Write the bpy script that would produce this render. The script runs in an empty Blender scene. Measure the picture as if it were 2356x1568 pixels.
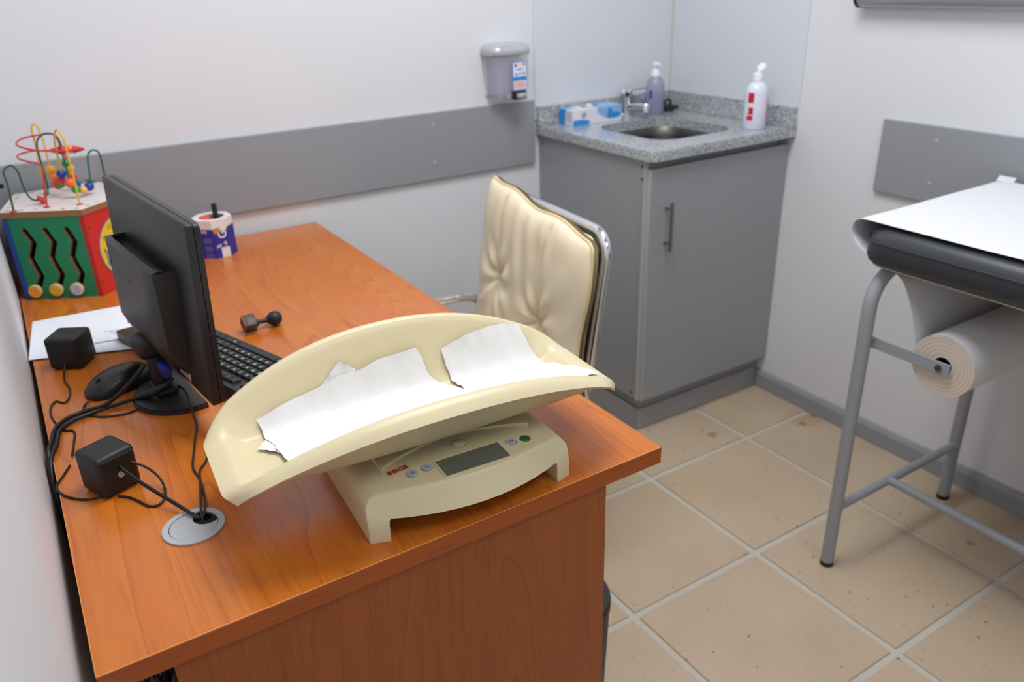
import bpy, bmesh, math, random
from mathutils import Vector, Matrix, noise
from mathutils.geometry import tessellate_polygon
random.seed(7)
SC = bpy.context.scene
COL = SC.collection
PI = math.pi

# ------------------------------------------------------------------ camera
CAM = Vector((0.0551, -0.7403, 1.3649))
FPX, PCX, PCY = 1845.39, 1178.0, 784.0
_ya, _pi, _ro = 0.5492, 0.4309, -0.0333
FW = Vector((math.sin(_ya)*math.cos(_pi), math.cos(_ya)*math.cos(_pi), -math.sin(_pi)))
_R = Vector((math.cos(_ya), -math.sin(_ya), 0)); _U = _R.cross(FW)
RT = _R*math.cos(_ro) + _U*math.sin(_ro); UP = -_R*math.sin(_ro) + _U*math.cos(_ro)
cd = bpy.data.cameras.new('camera'); cam = bpy.data.objects.new('camera', cd); COL.objects.link(cam)
cam.matrix_world = Matrix(((RT.x, UP.x, -FW.x, CAM.x), (RT.y, UP.y, -FW.y, CAM.y), (RT.z, UP.z, -FW.z, CAM.z), (0, 0, 0, 1)))
cd.sensor_width = 36.0; cd.lens = 36.0*FPX/2356.0; cd.clip_start = 0.01
cd.dof.use_dof = True; cd.dof.focus_distance = 1.05; cd.dof.aperture_fstop = 4.5
SC.camera = cam

# ------------------------------------------------------------------ world, light, exposure
w = bpy.data.worlds.new('world'); SC.world = w; w.use_nodes = True
w.node_tree.nodes['Background'].inputs[0].default_value = (0.8, 0.85, 0.95, 1)
w.node_tree.nodes['Background'].inputs[1].default_value = 0.3
SC.view_settings.view_transform = 'Standard'; SC.view_settings.look = 'None'
SC.view_settings.gamma = 1.0; SC.view_settings.use_curve_mapping = False
SC.view_settings.exposure = 0.0
ADDED_LAMPS = [((0.95, 0.42, 2.545), 28.5), ((0.95, -1.15, 2.545), 12.5)]; LAMP_SIZE = (1.0, 0.7)  # main and front-fill lamps, added in place of flash bounced off the ceiling
for p_, w_ in ADDED_LAMPS:
    la = bpy.data.lights.new('added_ceiling_area', 'AREA'); la.shape = 'RECTANGLE'; la.size, la.size_y = LAMP_SIZE
    la.energy = w_; la.color = (0.955, 0.98, 1.0)
    lo = bpy.data.objects.new('added_ceiling_area', la); COL.objects.link(lo); lo.location = p_

H = 0.7274; YB = 1.492; XR = 2.118; XL = -0.045; YF = -2.2; ZC = 2.6
HC = 0.9057

def ray(u, v): return FW + RT*((u-PCX)/FPX) - UP*((v-PCY)/FPX)
def atx(u, v, x): d = ray(u, v); return CAM + d*((x-CAM.x)/d.x)
def aty(u, v, y): d = ray(u, v); return CAM + d*((y-CAM.y)/d.y)
def atz(u, v, z): d = ray(u, v); return CAM + d*((z-CAM.z)/d.z)

# ------------------------------------------------------------------ materials
def lin(c):
    return tuple((x/255/12.92 if x/255 <= 0.04045 else ((x/255+0.055)/1.055)**2.4) for x in c) + (1.0,)
MATS = {}
def mat(name, col, rough=0.5, metal=0.0, var=0.0, vscale=20.0, bump=0.0, bscale=200.0, spec=0.5, trans=0.0, alpha=1.0, coat=0.0, emit=None, sheen=0.0, sss=0.0):
    if name in MATS: return MATS[name]
    m = bpy.data.materials.new(name); m.use_nodes = True; nt = m.node_tree
    b = nt.nodes['Principled BSDF']
    c = lin(col)
    b.inputs['Base Color'].default_value = c; b.inputs['Roughness'].default_value = rough
    b.inputs['Metallic'].default_value = metal; b.inputs['Specular IOR Level'].default_value = spec
    b.inputs['Transmission Weight'].default_value = trans; b.inputs['Alpha'].default_value = alpha
    b.inputs['Coat Weight'].default_value = coat
    if emit:
        b.inputs['Emission Color'].default_value = lin(emit[0]); b.inputs['Emission Strength'].default_value = emit[1]
    tc = nt.nodes.new('ShaderNodeTexCoord')
    if var > 0:
        n = nt.nodes.new('ShaderNodeTexNoise'); n.inputs['Scale'].default_value = vscale; n.inputs['Detail'].default_value = 4
        nt.links.new(tc.outputs['Object'], n.inputs['Vector'])
        mx = nt.nodes.new('ShaderNodeMix'); mx.data_type = 'RGBA'
        mx.inputs[6].default_value = tuple(x*(1-var) for x in c[:3]) + (1,)
        mx.inputs[7].default_value = tuple(min(1, x*(1+var)) for x in c[:3]) + (1,)
        nt.links.new(n.outputs['Fac'], mx.inputs[0]); nt.links.new(mx.outputs[2], b.inputs['Base Color'])
    if bump > 0:
        n2 = nt.nodes.new('ShaderNodeTexNoise'); n2.inputs['Scale'].default_value = bscale; n2.inputs['Detail'].default_value = 3
        nt.links.new(tc.outputs['Object'], n2.inputs['Vector'])
        bp = nt.nodes.new('ShaderNodeBump'); bp.inputs['Strength'].default_value = bump; bp.inputs['Distance'].default_value = 0.002
        nt.links.new(n2.outputs['Fac'], bp.inputs['Height']); nt.links.new(bp.outputs[0], b.inputs['Normal'])
    MATS[name] = m; return m

def wood(name, light, mid, dark, grain='y', rough=0.3, coat=0.25, seed=0.0):
    m = bpy.data.materials.new(name); m.use_nodes = True; nt = m.node_tree; L = nt.links
    b = nt.nodes['Principled BSDF']; b.inputs['Roughness'].default_value = rough
    b.inputs['Coat Weight'].default_value = coat; b.inputs['Coat Roughness'].default_value = 0.22
    tc = nt.nodes.new('ShaderNodeTexCoord')
    def mp(scale):
        q = nt.nodes.new('ShaderNodeMapping')
        s = {'x': (0.07, 1, 1), 'y': (1, 0.07, 1), 'z': (1, 1, 0.07)}[grain]
        q.inputs['Scale'].default_value = tuple(k*scale for k in s); q.inputs['Location'].default_value = (seed, seed*1.7, seed*0.6)
        L.new(tc.outputs['Object'], q.inputs['Vector']); return q
    # broad figure: contour lines of a stretched noise give the cathedral pattern
    n1 = nt.nodes.new('ShaderNodeTexNoise'); n1.inputs['Scale'].default_value = 1.0; n1.inputs['Detail'].default_value = 1.5; n1.inputs['Roughness'].default_value = 0.4
    L.new(mp(7.5).outputs[0], n1.inputs['Vector'])
    mu = nt.nodes.new('ShaderNodeMath'); mu.operation = 'MULTIPLY'; mu.inputs[1].default_value = 30.0; L.new(n1.outputs['Fac'], mu.inputs[0])
    fr = nt.nodes.new('ShaderNodeMath'); fr.operation = 'FRACT'; L.new(mu.outputs[0], fr.inputs[0])
    r1 = nt.nodes.new('ShaderNodeValToRGB'); e = r1.color_ramp.elements
    e[0].position = 0.0; e[0].color = (0, 0, 0, 1); e[1].position = 0.85; e[1].color = (0.35, 0.35, 0.35, 1)
    k = e.new(0.95); k.color = (1, 1, 1, 1); k = e.new(1.0); k.color = (0.1, 0.1, 0.1, 1)
    L.new(fr.outputs[0], r1.inputs[0])
    n2 = nt.nodes.new('ShaderNodeTexNoise'); n2.inputs['Scale'].default_value = 1.0; n2.inputs['Detail'].default_value = 5
    L.new(mp(160).outputs[0], n2.inputs['Vector'])
    n3 = nt.nodes.new('ShaderNodeTexNoise'); n3.inputs['Scale'].default_value = 1.0; n3.inputs['Detail'].default_value = 2
    L.new(mp(14).outputs[0], n3.inputs['Vector'])
    a = nt.nodes.new('ShaderNodeMix'); a.data_type = 'RGBA'; a.inputs[6].default_value = lin(mid); a.inputs[7].default_value = lin(light); L.new(n3.outputs['Fac'], a.inputs[0])
    f2 = nt.nodes.new('ShaderNodeMath'); f2.operation = 'MULTIPLY'; f2.inputs[1].default_value = 0.5; L.new(r1.outputs[0], f2.inputs[0])
    c = nt.nodes.new('ShaderNodeMix'); c.data_type = 'RGBA'; L.new(f2.outputs[0], c.inputs[0]); L.new(a.outputs[2], c.inputs[6]); c.inputs[7].default_value = lin(dark)
    r2 = nt.nodes.new('ShaderNodeValToRGB'); r2.color_ramp.elements[0].position = 0.5; r2.color_ramp.elements[1].position = 0.72
    L.new(n2.outputs['Fac'], r2.inputs[0])
    f3 = nt.nodes.new('ShaderNodeMath'); f3.operation = 'MULTIPLY'; f3.inputs[1].default_value = 0.3; L.new(r2.outputs[0], f3.inputs[0])
    d = nt.nodes.new('ShaderNodeMix'); d.data_type = 'RGBA'; L.new(f3.outputs[0], d.inputs[0]); L.new(c.outputs[2], d.inputs[6]); d.inputs[7].default_value = lin(dark)
    L.new(d.outputs[2], b.inputs['Base Color'])
    MATS[name] = m; return m

def speckle(name, base, specs, rough=0.4, coat=0.0, stains=()):
    """base colour plus voronoi grains: specs = [(scale, threshold, colour, strength)]"""
    m = bpy.data.materials.new(name); m.use_nodes = True; nt = m.node_tree; L = nt.links
    b = nt.nodes['Principled BSDF']; b.inputs['Roughness'].default_value = rough; b.inputs['Coat Weight'].default_value = coat
    b.inputs['Coat Roughness'].default_value = 0.12
    g = nt.nodes.new('ShaderNodeNewGeometry'); pos = g.outputs['Position']
    n = nt.nodes.new('ShaderNodeTexNoise'); n.inputs['Scale'].default_value = 5; n.inputs['Detail'].default_value = 6; L.new(pos, n.inputs['Vector'])
    a = nt.nodes.new('ShaderNodeMix'); a.data_type = 'RGBA'; c = lin(base)
    a.inputs[6].default_value = tuple(x*0.86 for x in c[:3]) + (1,); a.inputs[7].default_value = tuple(min(1, x*1.14) for x in c[:3]) + (1,)
    L.new(n.outputs['Fac'], a.inputs[0]); cur = a.outputs[2]
    for i, (s, th, colr, st) in enumerate(specs):
        v = nt.nodes.new('ShaderNodeTexNoise'); v.inputs['Scale'].default_value = s; v.inputs['Detail'].default_value = 1.0
        o = nt.nodes.new('ShaderNodeVectorMath'); o.operation = 'ADD'; o.inputs[1].default_value = (i*3.1, i*1.7, i*5.3)
        L.new(pos, o.inputs[0]); L.new(o.outputs[0], v.inputs['Vector'])
        r = nt.nodes.new('ShaderNodeMapRange'); r.inputs['From Min'].default_value = th; r.inputs['From Max'].default_value = th+(0.05 if s > 20 else 0.25)
        r.inputs['To Max'].default_value = st; L.new(v.outputs['Fac'], r.inputs['Value'])
        x = nt.nodes.new('ShaderNodeMix'); x.data_type = 'RGBA'; L.new(r.outputs[0], x.inputs[0]); L.new(cur, x.inputs[6]); x.inputs[7].default_value = lin(colr); cur = x.outputs[2]
    for (p, rad, colr, st) in stains:
        dv = nt.nodes.new('ShaderNodeVectorMath'); dv.operation = 'DISTANCE'; dv.inputs[1].default_value = p
        nn = nt.nodes.new('ShaderNodeTexNoise'); nn.inputs['Scale'].default_value = 25; L.new(pos, nn.inputs['Vector'])
        sc = nt.nodes.new('ShaderNodeVectorMath'); sc.operation = 'SCALE'; sc.inputs['Scale'].default_value = rad*1.6
        L.new(nn.outputs['Color'], sc.inputs[0]); ad = nt.nodes.new('ShaderNodeVectorMath'); ad.operation = 'ADD'; L.new(pos, ad.inputs[0]); L.new(sc.outputs[0], ad.inputs[1])
        sb = nt.nodes.new('ShaderNodeVectorMath'); sb.operation = 'SUBTRACT'; sb.inputs[1].default_value = (rad*0.8, rad*0.8, rad*0.8); L.new(ad.outputs[0], sb.inputs[0])
        L.new(sb.outputs[0], dv.inputs[0])
        r = nt.nodes.new('ShaderNodeMapRange'); r.inputs['From Min'].default_value = rad; r.inputs['From Max'].default_value = rad*0.6; r.inputs['To Max'].default_value = st
        L.new(dv.outputs['Value'], r.inputs['Value'])
        x = nt.nodes.new('ShaderNodeMix'); x.data_type = 'RGBA'; L.new(r.outputs[0], x.inputs[0]); L.new(cur, x.inputs[6]); x.inputs[7].default_value = lin(colr); cur = x.outputs[2]
    L.new(cur, b.inputs['Base Color']); MATS[name] = m; return m

M_wall = mat('wall_paint', (222, 223, 227), 0.6, var=0.015, vscale=3, bump=0.05, bscale=60)
M_ceil = mat('ceiling_paint', (235, 235, 235), 0.8)
M_band = mat('grey_laminate', (148, 151, 156), 0.42, var=0.02, vscale=4)
M_cab = mat('cabinet_laminate', (150, 153, 156), 0.42, var=0.02, vscale=4)
M_cabedge = mat('cabinet_edge_band', (178, 178, 180), 0.4)
M_pan = mat('splash_panel', (214, 217, 224), 0.35)
M_caulk = mat('beige_caulk', (206, 196, 184), 0.6)
M_base = mat('baseboard_grey', (150, 151, 156), 0.45)
M_screw = mat('screw_cap', (175, 178, 165), 0.5)
M_screwd = mat('screw_dark', (90, 78, 66), 0.5, metal=0.5)
M_grout = mat('grout', (192, 186, 174), 0.85, var=0.08, vscale=60, bump=0.3, bscale=300)
M_tile = speckle('terrazzo_tile', (190, 169, 144), [(160, 0.66, (140, 112, 84), 0.45), (210, 0.70, (226, 218, 200), 0.5), (60, 0.72, (92, 76, 62), 0.8), (2.2, 0.50, (188, 162, 122), 0.3)], 0.42,
                 stains=[((1.742, 0.805, 0), 0.022, (140, 112, 60), 0.6), ((2.03, 0.692, 0), 0.012, (110, 66, 36), 0.8), ((2.10, 0.70, 0), 0.014, (112, 62, 40), 0.75), ((2.06, 0.70, 0), 0.06, (176, 130, 84), 0.4), ((1.90, 0.05, 0), 0.014, (120, 96, 70), 0.5)])
M_granite = speckle('granite', (172, 175, 178), [(150, 0.56, (104, 106, 110), 0.8), (190, 0.57, (205, 208, 210), 0.8), (260, 0.62, (58, 60, 66), 0.8)], 0.2, coat=0.5)
M_wtop = wood('cherry_top', (208, 121, 40), (197, 103, 23), (150, 67, 11), 'y', 0.30, 0.24)
M_wedge = wood('cherry_edge', (178, 90, 28), (160, 74, 18), (120, 48, 10), 'x', 0.4, 0.1, 3.0)
M_wpanel_shaded = wood('cherry_panel_shaded', (166, 88, 36), (150, 72, 23), (122, 54, 14), 'z', 0.42, 0.1, 5.0)  # same wood as the top, its colour darkened to paint in the panels' shade
M_cream = mat('cream_plastic', (214, 200, 162), 0.36, spec=0.45)
M_cream2 = mat('cream_plastic_base', (218, 205, 168), 0.42, spec=0.45)
M_creamd = mat('cream_seam', (120, 104, 76), 0.6)
M_blackp = mat('black_plastic', (26, 26, 27), 0.5, bump=0.08, bscale=900)
M_blackm = mat('black_moulding', (34, 34, 36), 0.42, bump=0.06, bscale=700)
M_blackr = mat('black_rubber', (18, 18, 19), 0.45)
M_blackd = mat('black_matte', (12, 12, 12), 0.8)
M_chrome = mat('chrome', (225, 228, 232), 0.08, metal=1.0)
M_steel = mat('brushed_steel', (150, 150, 150), 0.3, metal=1.0)
M_sinks = mat('sink_steel', (104, 102, 100), 0.42, metal=1.0)
M_silver = mat('silver_plastic', (188, 191, 196), 0.34, metal=0.35)
M_white = mat('white_plastic', (236, 238, 240), 0.35)
M_paper = mat('white_paper', (236, 238, 246), 0.7, spec=0.2)
M_tissue = mat('tissue_paper', (226, 225, 224), 0.85, spec=0.1, bump=0.25, bscale=380)
M_roll = mat('roll_paper', (222, 222, 226), 0.75, spec=0.15)
M_rollend = mat('roll_end', (214, 200, 184), 0.8, var=0.06, vscale=40)
M_lea = mat('cream_leather', (238, 224, 194), 0.42, bump=0.12, bscale=500, coat=0.08)
M_lea2 = mat('cream_leather_shell', (234, 220, 176), 0.45)
M_pip = mat('cream_piping', (230, 208, 160), 0.45)
M_vinyl = mat('charcoal_vinyl', (54, 57, 62), 0.35, bump=0.08, bscale=600)
M_frame = mat('grey_enamel', (152, 156, 160), 0.38)

# ------------------------------------------------------------------ mesh helpers
def sgn(a): return -1.0 if a < 0 else 1.0
class G:
    def __init__(self): self.v = []; self.f = []; self.mi = []; self.m = 0
    def add(self, vs, fs, M=None):
        o = len(self.v)
        self.v += [tuple(M @ Vector(p)) if M else tuple(p) for p in vs]
        self.f += [tuple(i+o for i in q) for q in fs]; self.mi += [self.m]*len(fs)
        return self
    def box(self, c, s, bev=0.0, seg=2, rz=0.0, M=None):
        bm = bmesh.new(); bmesh.ops.create_cube(bm, size=1.0)
        bmesh.ops.scale(bm, vec=s, verts=bm.verts)
        if bev > 0: bmesh.ops.bevel(bm, geom=list(bm.edges), offset=bev, segments=seg, profile=0.5, affect='EDGES')
        T = Matrix.Translation(c) @ Matrix.Rotation(rz, 4, 'Z')
        if M: T = M @ T
        bm.verts.index_update(); self.add([v.co for v in bm.verts], [[v.index for v in f.verts] for f in bm.faces], T); bm.free(); return self
    def lathe(self, prof, n=24, M=None, cap=True):
        vs = []; fs = []; k = len(prof)
        for i in range(n):
            a = 2*PI*i/n
            for r, z in prof: vs.append((r*math.cos(a), r*math.sin(a), z))
        for i in range(n):
            j = (i+1) % n
            for t in range(k-1): fs.append((i*k+t, j*k+t, j*k+t+1, i*k+t+1))
        if cap:
            if prof[0][0] > 1e-6: fs.append(tuple(i*k for i in range(n))[::-1])
            if prof[-1][0] > 1e-6: fs.append(tuple(i*k+k-1 for i in range(n)))
        return self.add(vs, fs, M)
    def tube(self, pts, r, n=8, closed=False, sub=0, cap=True, flat=None):
        P = [Vector(p) for p in pts]
        if sub: P = smooth(P, sub, closed)
        N = len(P); rs = r if isinstance(r, (list, tuple)) else [r]*N
        vs = []; fs = []; up = None
        for i in range(N):
            a = P[(i-1) % N] if (closed or i > 0) else P[0]; b = P[(i+1) % N] if (closed or i < N-1) else P[-1]
            t = (b-a).normalized()
            if up is None:
                up = Vector((0, 0, 1)) if abs(t.z) < 0.9 else Vector((1, 0, 0))
            s = t.cross(up).normalized(); up = s.cross(t).normalized()
            for k in range(n):
                an = 2*PI*k/n; rr = rs[min(i, len(rs)-1)]
                fa = flat or (1, 1)
                vs.append(P[i] + s*(math.cos(an)*rr*fa[0]) + up*(math.sin(an)*rr*fa[1]))
        m = N if closed else N-1
        for i in range(m):
            j = (i+1) % N
            for k in range(n):
                l = (k+1) % n; fs.append((i*n+k, i*n+l, j*n+l, j*n+k))
        if cap and not closed:
            fs.append(tuple(range(n))[::-1]); fs.append(tuple((N-1)*n+k for k in range(n)))
        return self.add(vs, fs)
    def prism(self, poly, z0, z1, M=None, holes=(), inset=0.0):
        """poly in xy, extruded z0..z1, with holes"""
        loops = [list(poly)] + [list(h) for h in holes]
        flat = [p for l in loops for p in l]; n = len(flat)
        tri = tessellate_polygon([[Vector((p[0], p[1], 0)) for p in l] for l in loops])
        vs = [(p[0], p[1], z0) for p in flat] + [(p[0], p[1], z1) for p in flat]
        fs = []
        for t in tri:
            a, b, c = (Vector(flat[i]) for i in t)
            cr = (b.x-a.x)*(c.y-a.y) - (b.y-a.y)*(c.x-a.x)
            t = tuple(t) if cr > 0 else tuple(t)[::-1]
            fs.append(t[::-1]); fs.append(tuple(i+n for i in t))
        o = 0
        for li, l in enumerate(loops):
            ar = sum(l[i][0]*l[(i+1) % len(l)][1] - l[(i+1) % len(l)][0]*l[i][1] for i in range(len(l)))
            ccw = ar > 0
            for i in range(len(l)):
                a = o+i; b = o+(i+1) % len(l)
                q = (a, b, b+n, a+n)
                if (li == 0) != ccw: q = q[::-1]
                fs.append(q)
            o += len(l)
        return self.add(vs, fs, M)
    def sheet(self, fn, nu, nv, th=0.0, closed_u=False):
        """surface fn(u,v) with u,v in 0..1, thickened downwards along its normal"""
        P = [[Vector(fn(i/nu, j/nv)) for j in range(nv+1)] for i in range(nu+1)]
        vs = [p for row in P for p in row]; k = nv+1; fs = []
        for i in range(nu):
            for j in range(nv): fs.append((i*k+j, (i+1)*k+j, (i+1)*k+j+1, i*k+j+1))
        if th:
            o = len(vs); N = []
            for i in range(nu+1):
                for j in range(nv+1):
                    du = P[min(i+1, nu)][j] - P[max(i-1, 0)][j]; dv = P[i][min(j+1, nv)] - P[i][max(j-1, 0)]
                    nn = du.cross(dv); nn = nn.normalized() if nn.length > 1e-12 else Vector((0, 0, 1))
                    N.append(P[i][j] - nn*th)
            vs = vs + N
            fs += [tuple(x+o for x in q)[::-1] for q in list(fs)]
            rim = [i*k for i in range(nu+1)] + [nu*k+j for j in range(1, nv+1)] + [i*k+nv for i in range(nu-1, -1, -1)] + [j for j in range(nv-1, 0, -1)]
            for a in range(len(rim)):
                b = (a+1) % len(rim); fs.append((rim[b], rim[a], rim[a]+o, rim[b]+o))
        return self.add(vs, fs)
    def obj(self, name, m, parent=None, loc=None, smooth=35, recalc=True):
        me = bpy.data.meshes.new(name); me.from_pydata(self.v, [], self.f)
        ms = m if isinstance(m, (list, tuple)) else [m]
        for q in ms: me.materials.append(q)
        for p, i in zip(me.polygons, self.mi): p.material_index = min(i, len(ms)-1)
        if recalc:
            bm = bmesh.new(); bm.from_mesh(me); bmesh.ops.recalc_face_normals(bm, faces=bm.faces); bm.to_mesh(me); bm.free()
        if smooth:
            for p in me.polygons: p.use_smooth = True
            me.set_sharp_from_angle(angle=math.radians(smooth))
        me.update(); return link(name, me, parent, loc)

def link(name, me, parent=None, loc=None):
    o = bpy.data.objects.new(name, me); COL.objects.link(o)
    if parent: o.parent = parent
    if loc: o.location = loc
    return o
def smooth(P, sub, closed=False):
    out = []; N = len(P); m = N if closed else N-1
    for i in range(m):
        p1 = P[i]; p2 = P[(i+1) % N]
        p0 = P[(i-1) % N] if (closed or i > 0) else p1*2-p2
        p3 = P[(i+2) % N] if (closed or i < N-2) else p2*2-p1
        for s in range(sub):
            t = s/sub
            out.append(0.5*((2*p1) + (p2-p0)*t + (2*p0-5*p1+4*p2-p3)*t*t + (3*p1-p0-3*p2+p3)*t**3))
    if not closed: out.append(P[-1])
    return out
def thing(name, label, cat, loc=(0, 0, 0), rz=0.0, group=None):
    o = bpy.data.objects.new(name, None); COL.objects.link(o); o.empty_display_size = 0.05
    o.location = loc; o.rotation_euler = (0, 0, rz); tag(o, label, cat, group); return o
def tag(o, label, cat, group=None):
    o['label'] = label; o['category'] = cat
    if group: o['group'] = group
    return o
def struct(o, label=None):
    o['kind'] = 'structure'
    if label: o['label'] = label
    return o
def note(o, label): o['label'] = label; return o
def rrect(x0, y0, x1, y1, r, n=5):
    out = []
    for cx, cy, a0 in ((x1-r, y0+r, -PI/2), (x1-r, y1-r, 0), (x0+r, y1-r, PI/2), (x0+r, y0+r, PI)):
        for i in range(n+1):
            a = a0 + PI/2*i/n; out.append((cx+r*math.cos(a), cy+r*math.sin(a)))
    return out
def circ(cx, cy, rx, ry=None, n=24, a0=0.0):
    ry = ry or rx
    return [(cx+rx*math.cos(a0+2*PI*i/n), cy+ry*math.sin(a0+2*PI*i/n)) for i in range(n)]
_tm = {}
def text(name, s, size, m, parent, M, ext=0.0003, bold=0.0, label=None, sx=1.0, shear=0.0):
    key = (s, size, ext, bold, sx, shear, m.name)
    if key not in _tm:
        cu = bpy.data.curves.new('lettering', 'FONT'); cu.body = s; cu.size = size; cu.extrude = ext; cu.offset = bold
        cu.align_x = 'CENTER'; cu.align_y = 'CENTER'; cu.resolution_u = 3; cu.shear = shear
        to = bpy.data.objects.new('lettering', cu); COL.objects.link(to)
        dg = bpy.context.evaluated_depsgraph_get(); me = bpy.data.meshes.new_from_object(to.evaluated_get(dg))
        bpy.data.objects.remove(to); bpy.data.curves.remove(cu)
        if sx != 1.0:
            for v in me.vertices: v.co.x *= sx
        me.materials.clear(); me.materials.append(m); _tm[key] = me
    o = link(name, _tm[key], parent); o.matrix_local = M
    if label: o['label'] = label
    return o
def frame(o, x, z):
    """matrix with local x along x, local z along z"""
    x = Vector(x).normalized(); z = Vector(z); z = (z - x*z.dot(x)).normalized(); y = z.cross(x); o = Vector(o)
    return Matrix(((x.x, y.x, z.x, o.x), (x.y, y.y, z.y, o.y), (x.z, y.z, z.z, o.z), (0, 0, 0, 1)))

# ================================================================== the room
fl = struct(G().box(((XL+XR)/2, (YF+YB)/2, -0.03), (XR-XL+0.2, YB-YF+0.2, 0.052)).obj('floor', M_grout, smooth=0))
TS = 0.40; TG = 0.0085; TOX, TOY = 1.4198, 0.3341
tile_mesh = {}
i0 = math.floor((XL-TOX)/TS); i1 = math.ceil((XR-TOX)/TS); j0 = math.floor((YF-TOY)/TS); j1 = math.ceil((YB-TOY)/TS)
for i in range(i0, i1):
    for j in range(j0, j1):
        a = max(TOX+i*TS+TG, XL); b = min(TOX+(i+1)*TS-TG, XR); c = max(TOY+j*TS+TG, YF); d = min(TOY+(j+1)*TS-TG, YB)
        if b-a < 0.01 or d-c < 0.01: continue
        key = (round(b-a, 4), round(d-c, 4))
        if key not in tile_mesh:
            g = G().box((0, 0, 0), (b-a, d-c, 0.010), 0.0012, 1); t = g.obj('tile', M_tile, fl, smooth=0); tile_mesh[key] = t.data
        else: t = link('tile', tile_mesh[key], fl)
        t.location = ((a+b)/2, (c+d)/2, -0.005 + random.uniform(-0.0003, 0.0003))
T = 0.1
struct(G().box(((XL+XR)/2, YB+T/2, ZC/2), (XR-XL+2*T, T, ZC)).obj('wall_back', M_wall, smooth=0))
struct(G().box((XR+T/2, (YF+YB)/2, ZC/2), (T, YB-YF, ZC)).obj('wall_right', M_wall, smooth=0))
def wlx(y): return -0.0178 + 0.0108*y
struct(G().prism([(wlx(YF), YF), (wlx(YB), YB), (wlx(YB)-T, YB), (wlx(YF)-T, YF)], 0, ZC).obj('wall_left', M_wall, smooth=0))
struct(G().box(((XL+XR)/2, YF-T/2, ZC/2), (XR-XL+2*T, T, ZC)).obj('wall_front', M_wall, smooth=0))
struct(G().box(((XL+XR)/2, (YF+YB)/2, ZC+T/2), (XR-XL+2*T, YB-YF+2*T, T)).obj('ceiling', M_ceil, smooth=0))
# added ceiling panels round the area lights, in place of bounced flash
for (LP_, _), lb in zip(ADDED_LAMPS, ('added flat white ceiling light panel in place of bounced flash above the desk, outside the picture', 'added flat white ceiling fill light panel behind the camera, outside the picture')):
    cl = thing('added_ceiling_light', lb, 'ceiling light', (LP_[0], LP_[1], ZC), 0, 'added ceiling light panels')
    g = G()
    for sx, sy, wx, wy in ((-1, 0, 0.02, LAMP_SIZE[1]+0.08), (1, 0, 0.02, LAMP_SIZE[1]+0.08), (0, -1, LAMP_SIZE[0]+0.08, 0.02), (0, 1, LAMP_SIZE[0]+0.08, 0.02)):
        g.box((sx*(LAMP_SIZE[0]/2+0.03), sy*(LAMP_SIZE[1]/2+0.03), -0.035), (wx, wy, 0.07), 0.003)
    g.obj('added_lamp_frame', M_white, cl)
    G().box((0, 0, -0.02), (LAMP_SIZE[0]+0.04, LAMP_SIZE[1]+0.04, 0.04)).obj('added_lamp_panel', M_white, cl, smooth=0)

# wall guards, splash panels, baseboards
t1 = struct(G().box(((XL+1.528)/2, YB-0.007, (0.789+0.989)/2), (1.528-XL, 0.014, 0.2), 0.0012, 1).obj('trim_1', M_band), 'long grey laminate guard board on the wall behind the desk')
for u, v in ((996, 288), (1000, 374), (3, 428)):
    p = aty(u, v, YB-0.0145)
    G().lathe([(0.0055, 0), (0.0055, 0.0006), (0.003, 0.0012), (0, 0.0012)], 12, frame(p, (1, 0, 0), (0, -1, 0))).obj('screw_cap', M_screw if u > 100 else M_blackd, t1)
t2 = struct(G().box((XR-0.007, (0.6225+YF+0.3)/2, (0.771+0.969)/2), (0.014, 0.6225-YF-0.3, 0.198), 0.0012, 1).obj('trim_2', M_band), 'grey laminate guard board on the wall above the couch')
for u, v in ((2155, 325), (2138, 422)):
    p = atx(u, v, XR-0.0145)
    G().lathe([(0.0055, 0), (0.0055, 0.0006), (0.003, 0.0012), (0, 0.0012)], 12, frame(p, (0, 1, 0), (-1, 0, 0))).obj('screw_cap', M_screw, t2)
PX0 = 1.5345; PY0 = 0.917
struct(G().box(((PX0+XR)/2, YB-0.003, 1.45), (XR-PX0, 0.006, 1.05), 0.001, 1).obj('trim_3', M_pan), 'pale grey splash panel on the back wall over the sink')
struct(G().box((XR-0.003, (PY0+YB-0.006)/2, 1.45), (0.006, YB-0.006-PY0, 1.05), 0.001, 1).obj('trim_4', M_pan), 'pale grey splash panel on the right wall over the sink')
struct(G().box((XR-0.008, YB-0.008, 1.45), (0.005, 0.005, 1.05)).obj('trim_5', M_caulk, smooth=0), 'beige sealant bead in the corner over the sink')
struct(G().prism([(0, 0), (-0.014, 0), (-0.014, 0.05), (-0.008, 0.062), (0, 0.065)], YF, 0.974, Matrix(((1, 0, 0, XR), (0, 0, 1, 0), (0, 1, 0, 0), (0, 0, 0, 1)))).obj('baseboard_right', M_base, smooth=0))
struct(G().box(((XL+1.565)/2, YB-0.007, 0.0325), (1.565-XL, 0.014, 0.065), 0.003).obj('baseboard_back', M_base, smooth=0))
struct(G().prism([(wlx(YF), YF), (wlx(YF)+0.006, YF), (wlx(YB)+0.006, YB-0.015), (wlx(YB), YB-0.015)], 0, 0.065).obj('baseboard_left', M_base, smooth=0))

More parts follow.
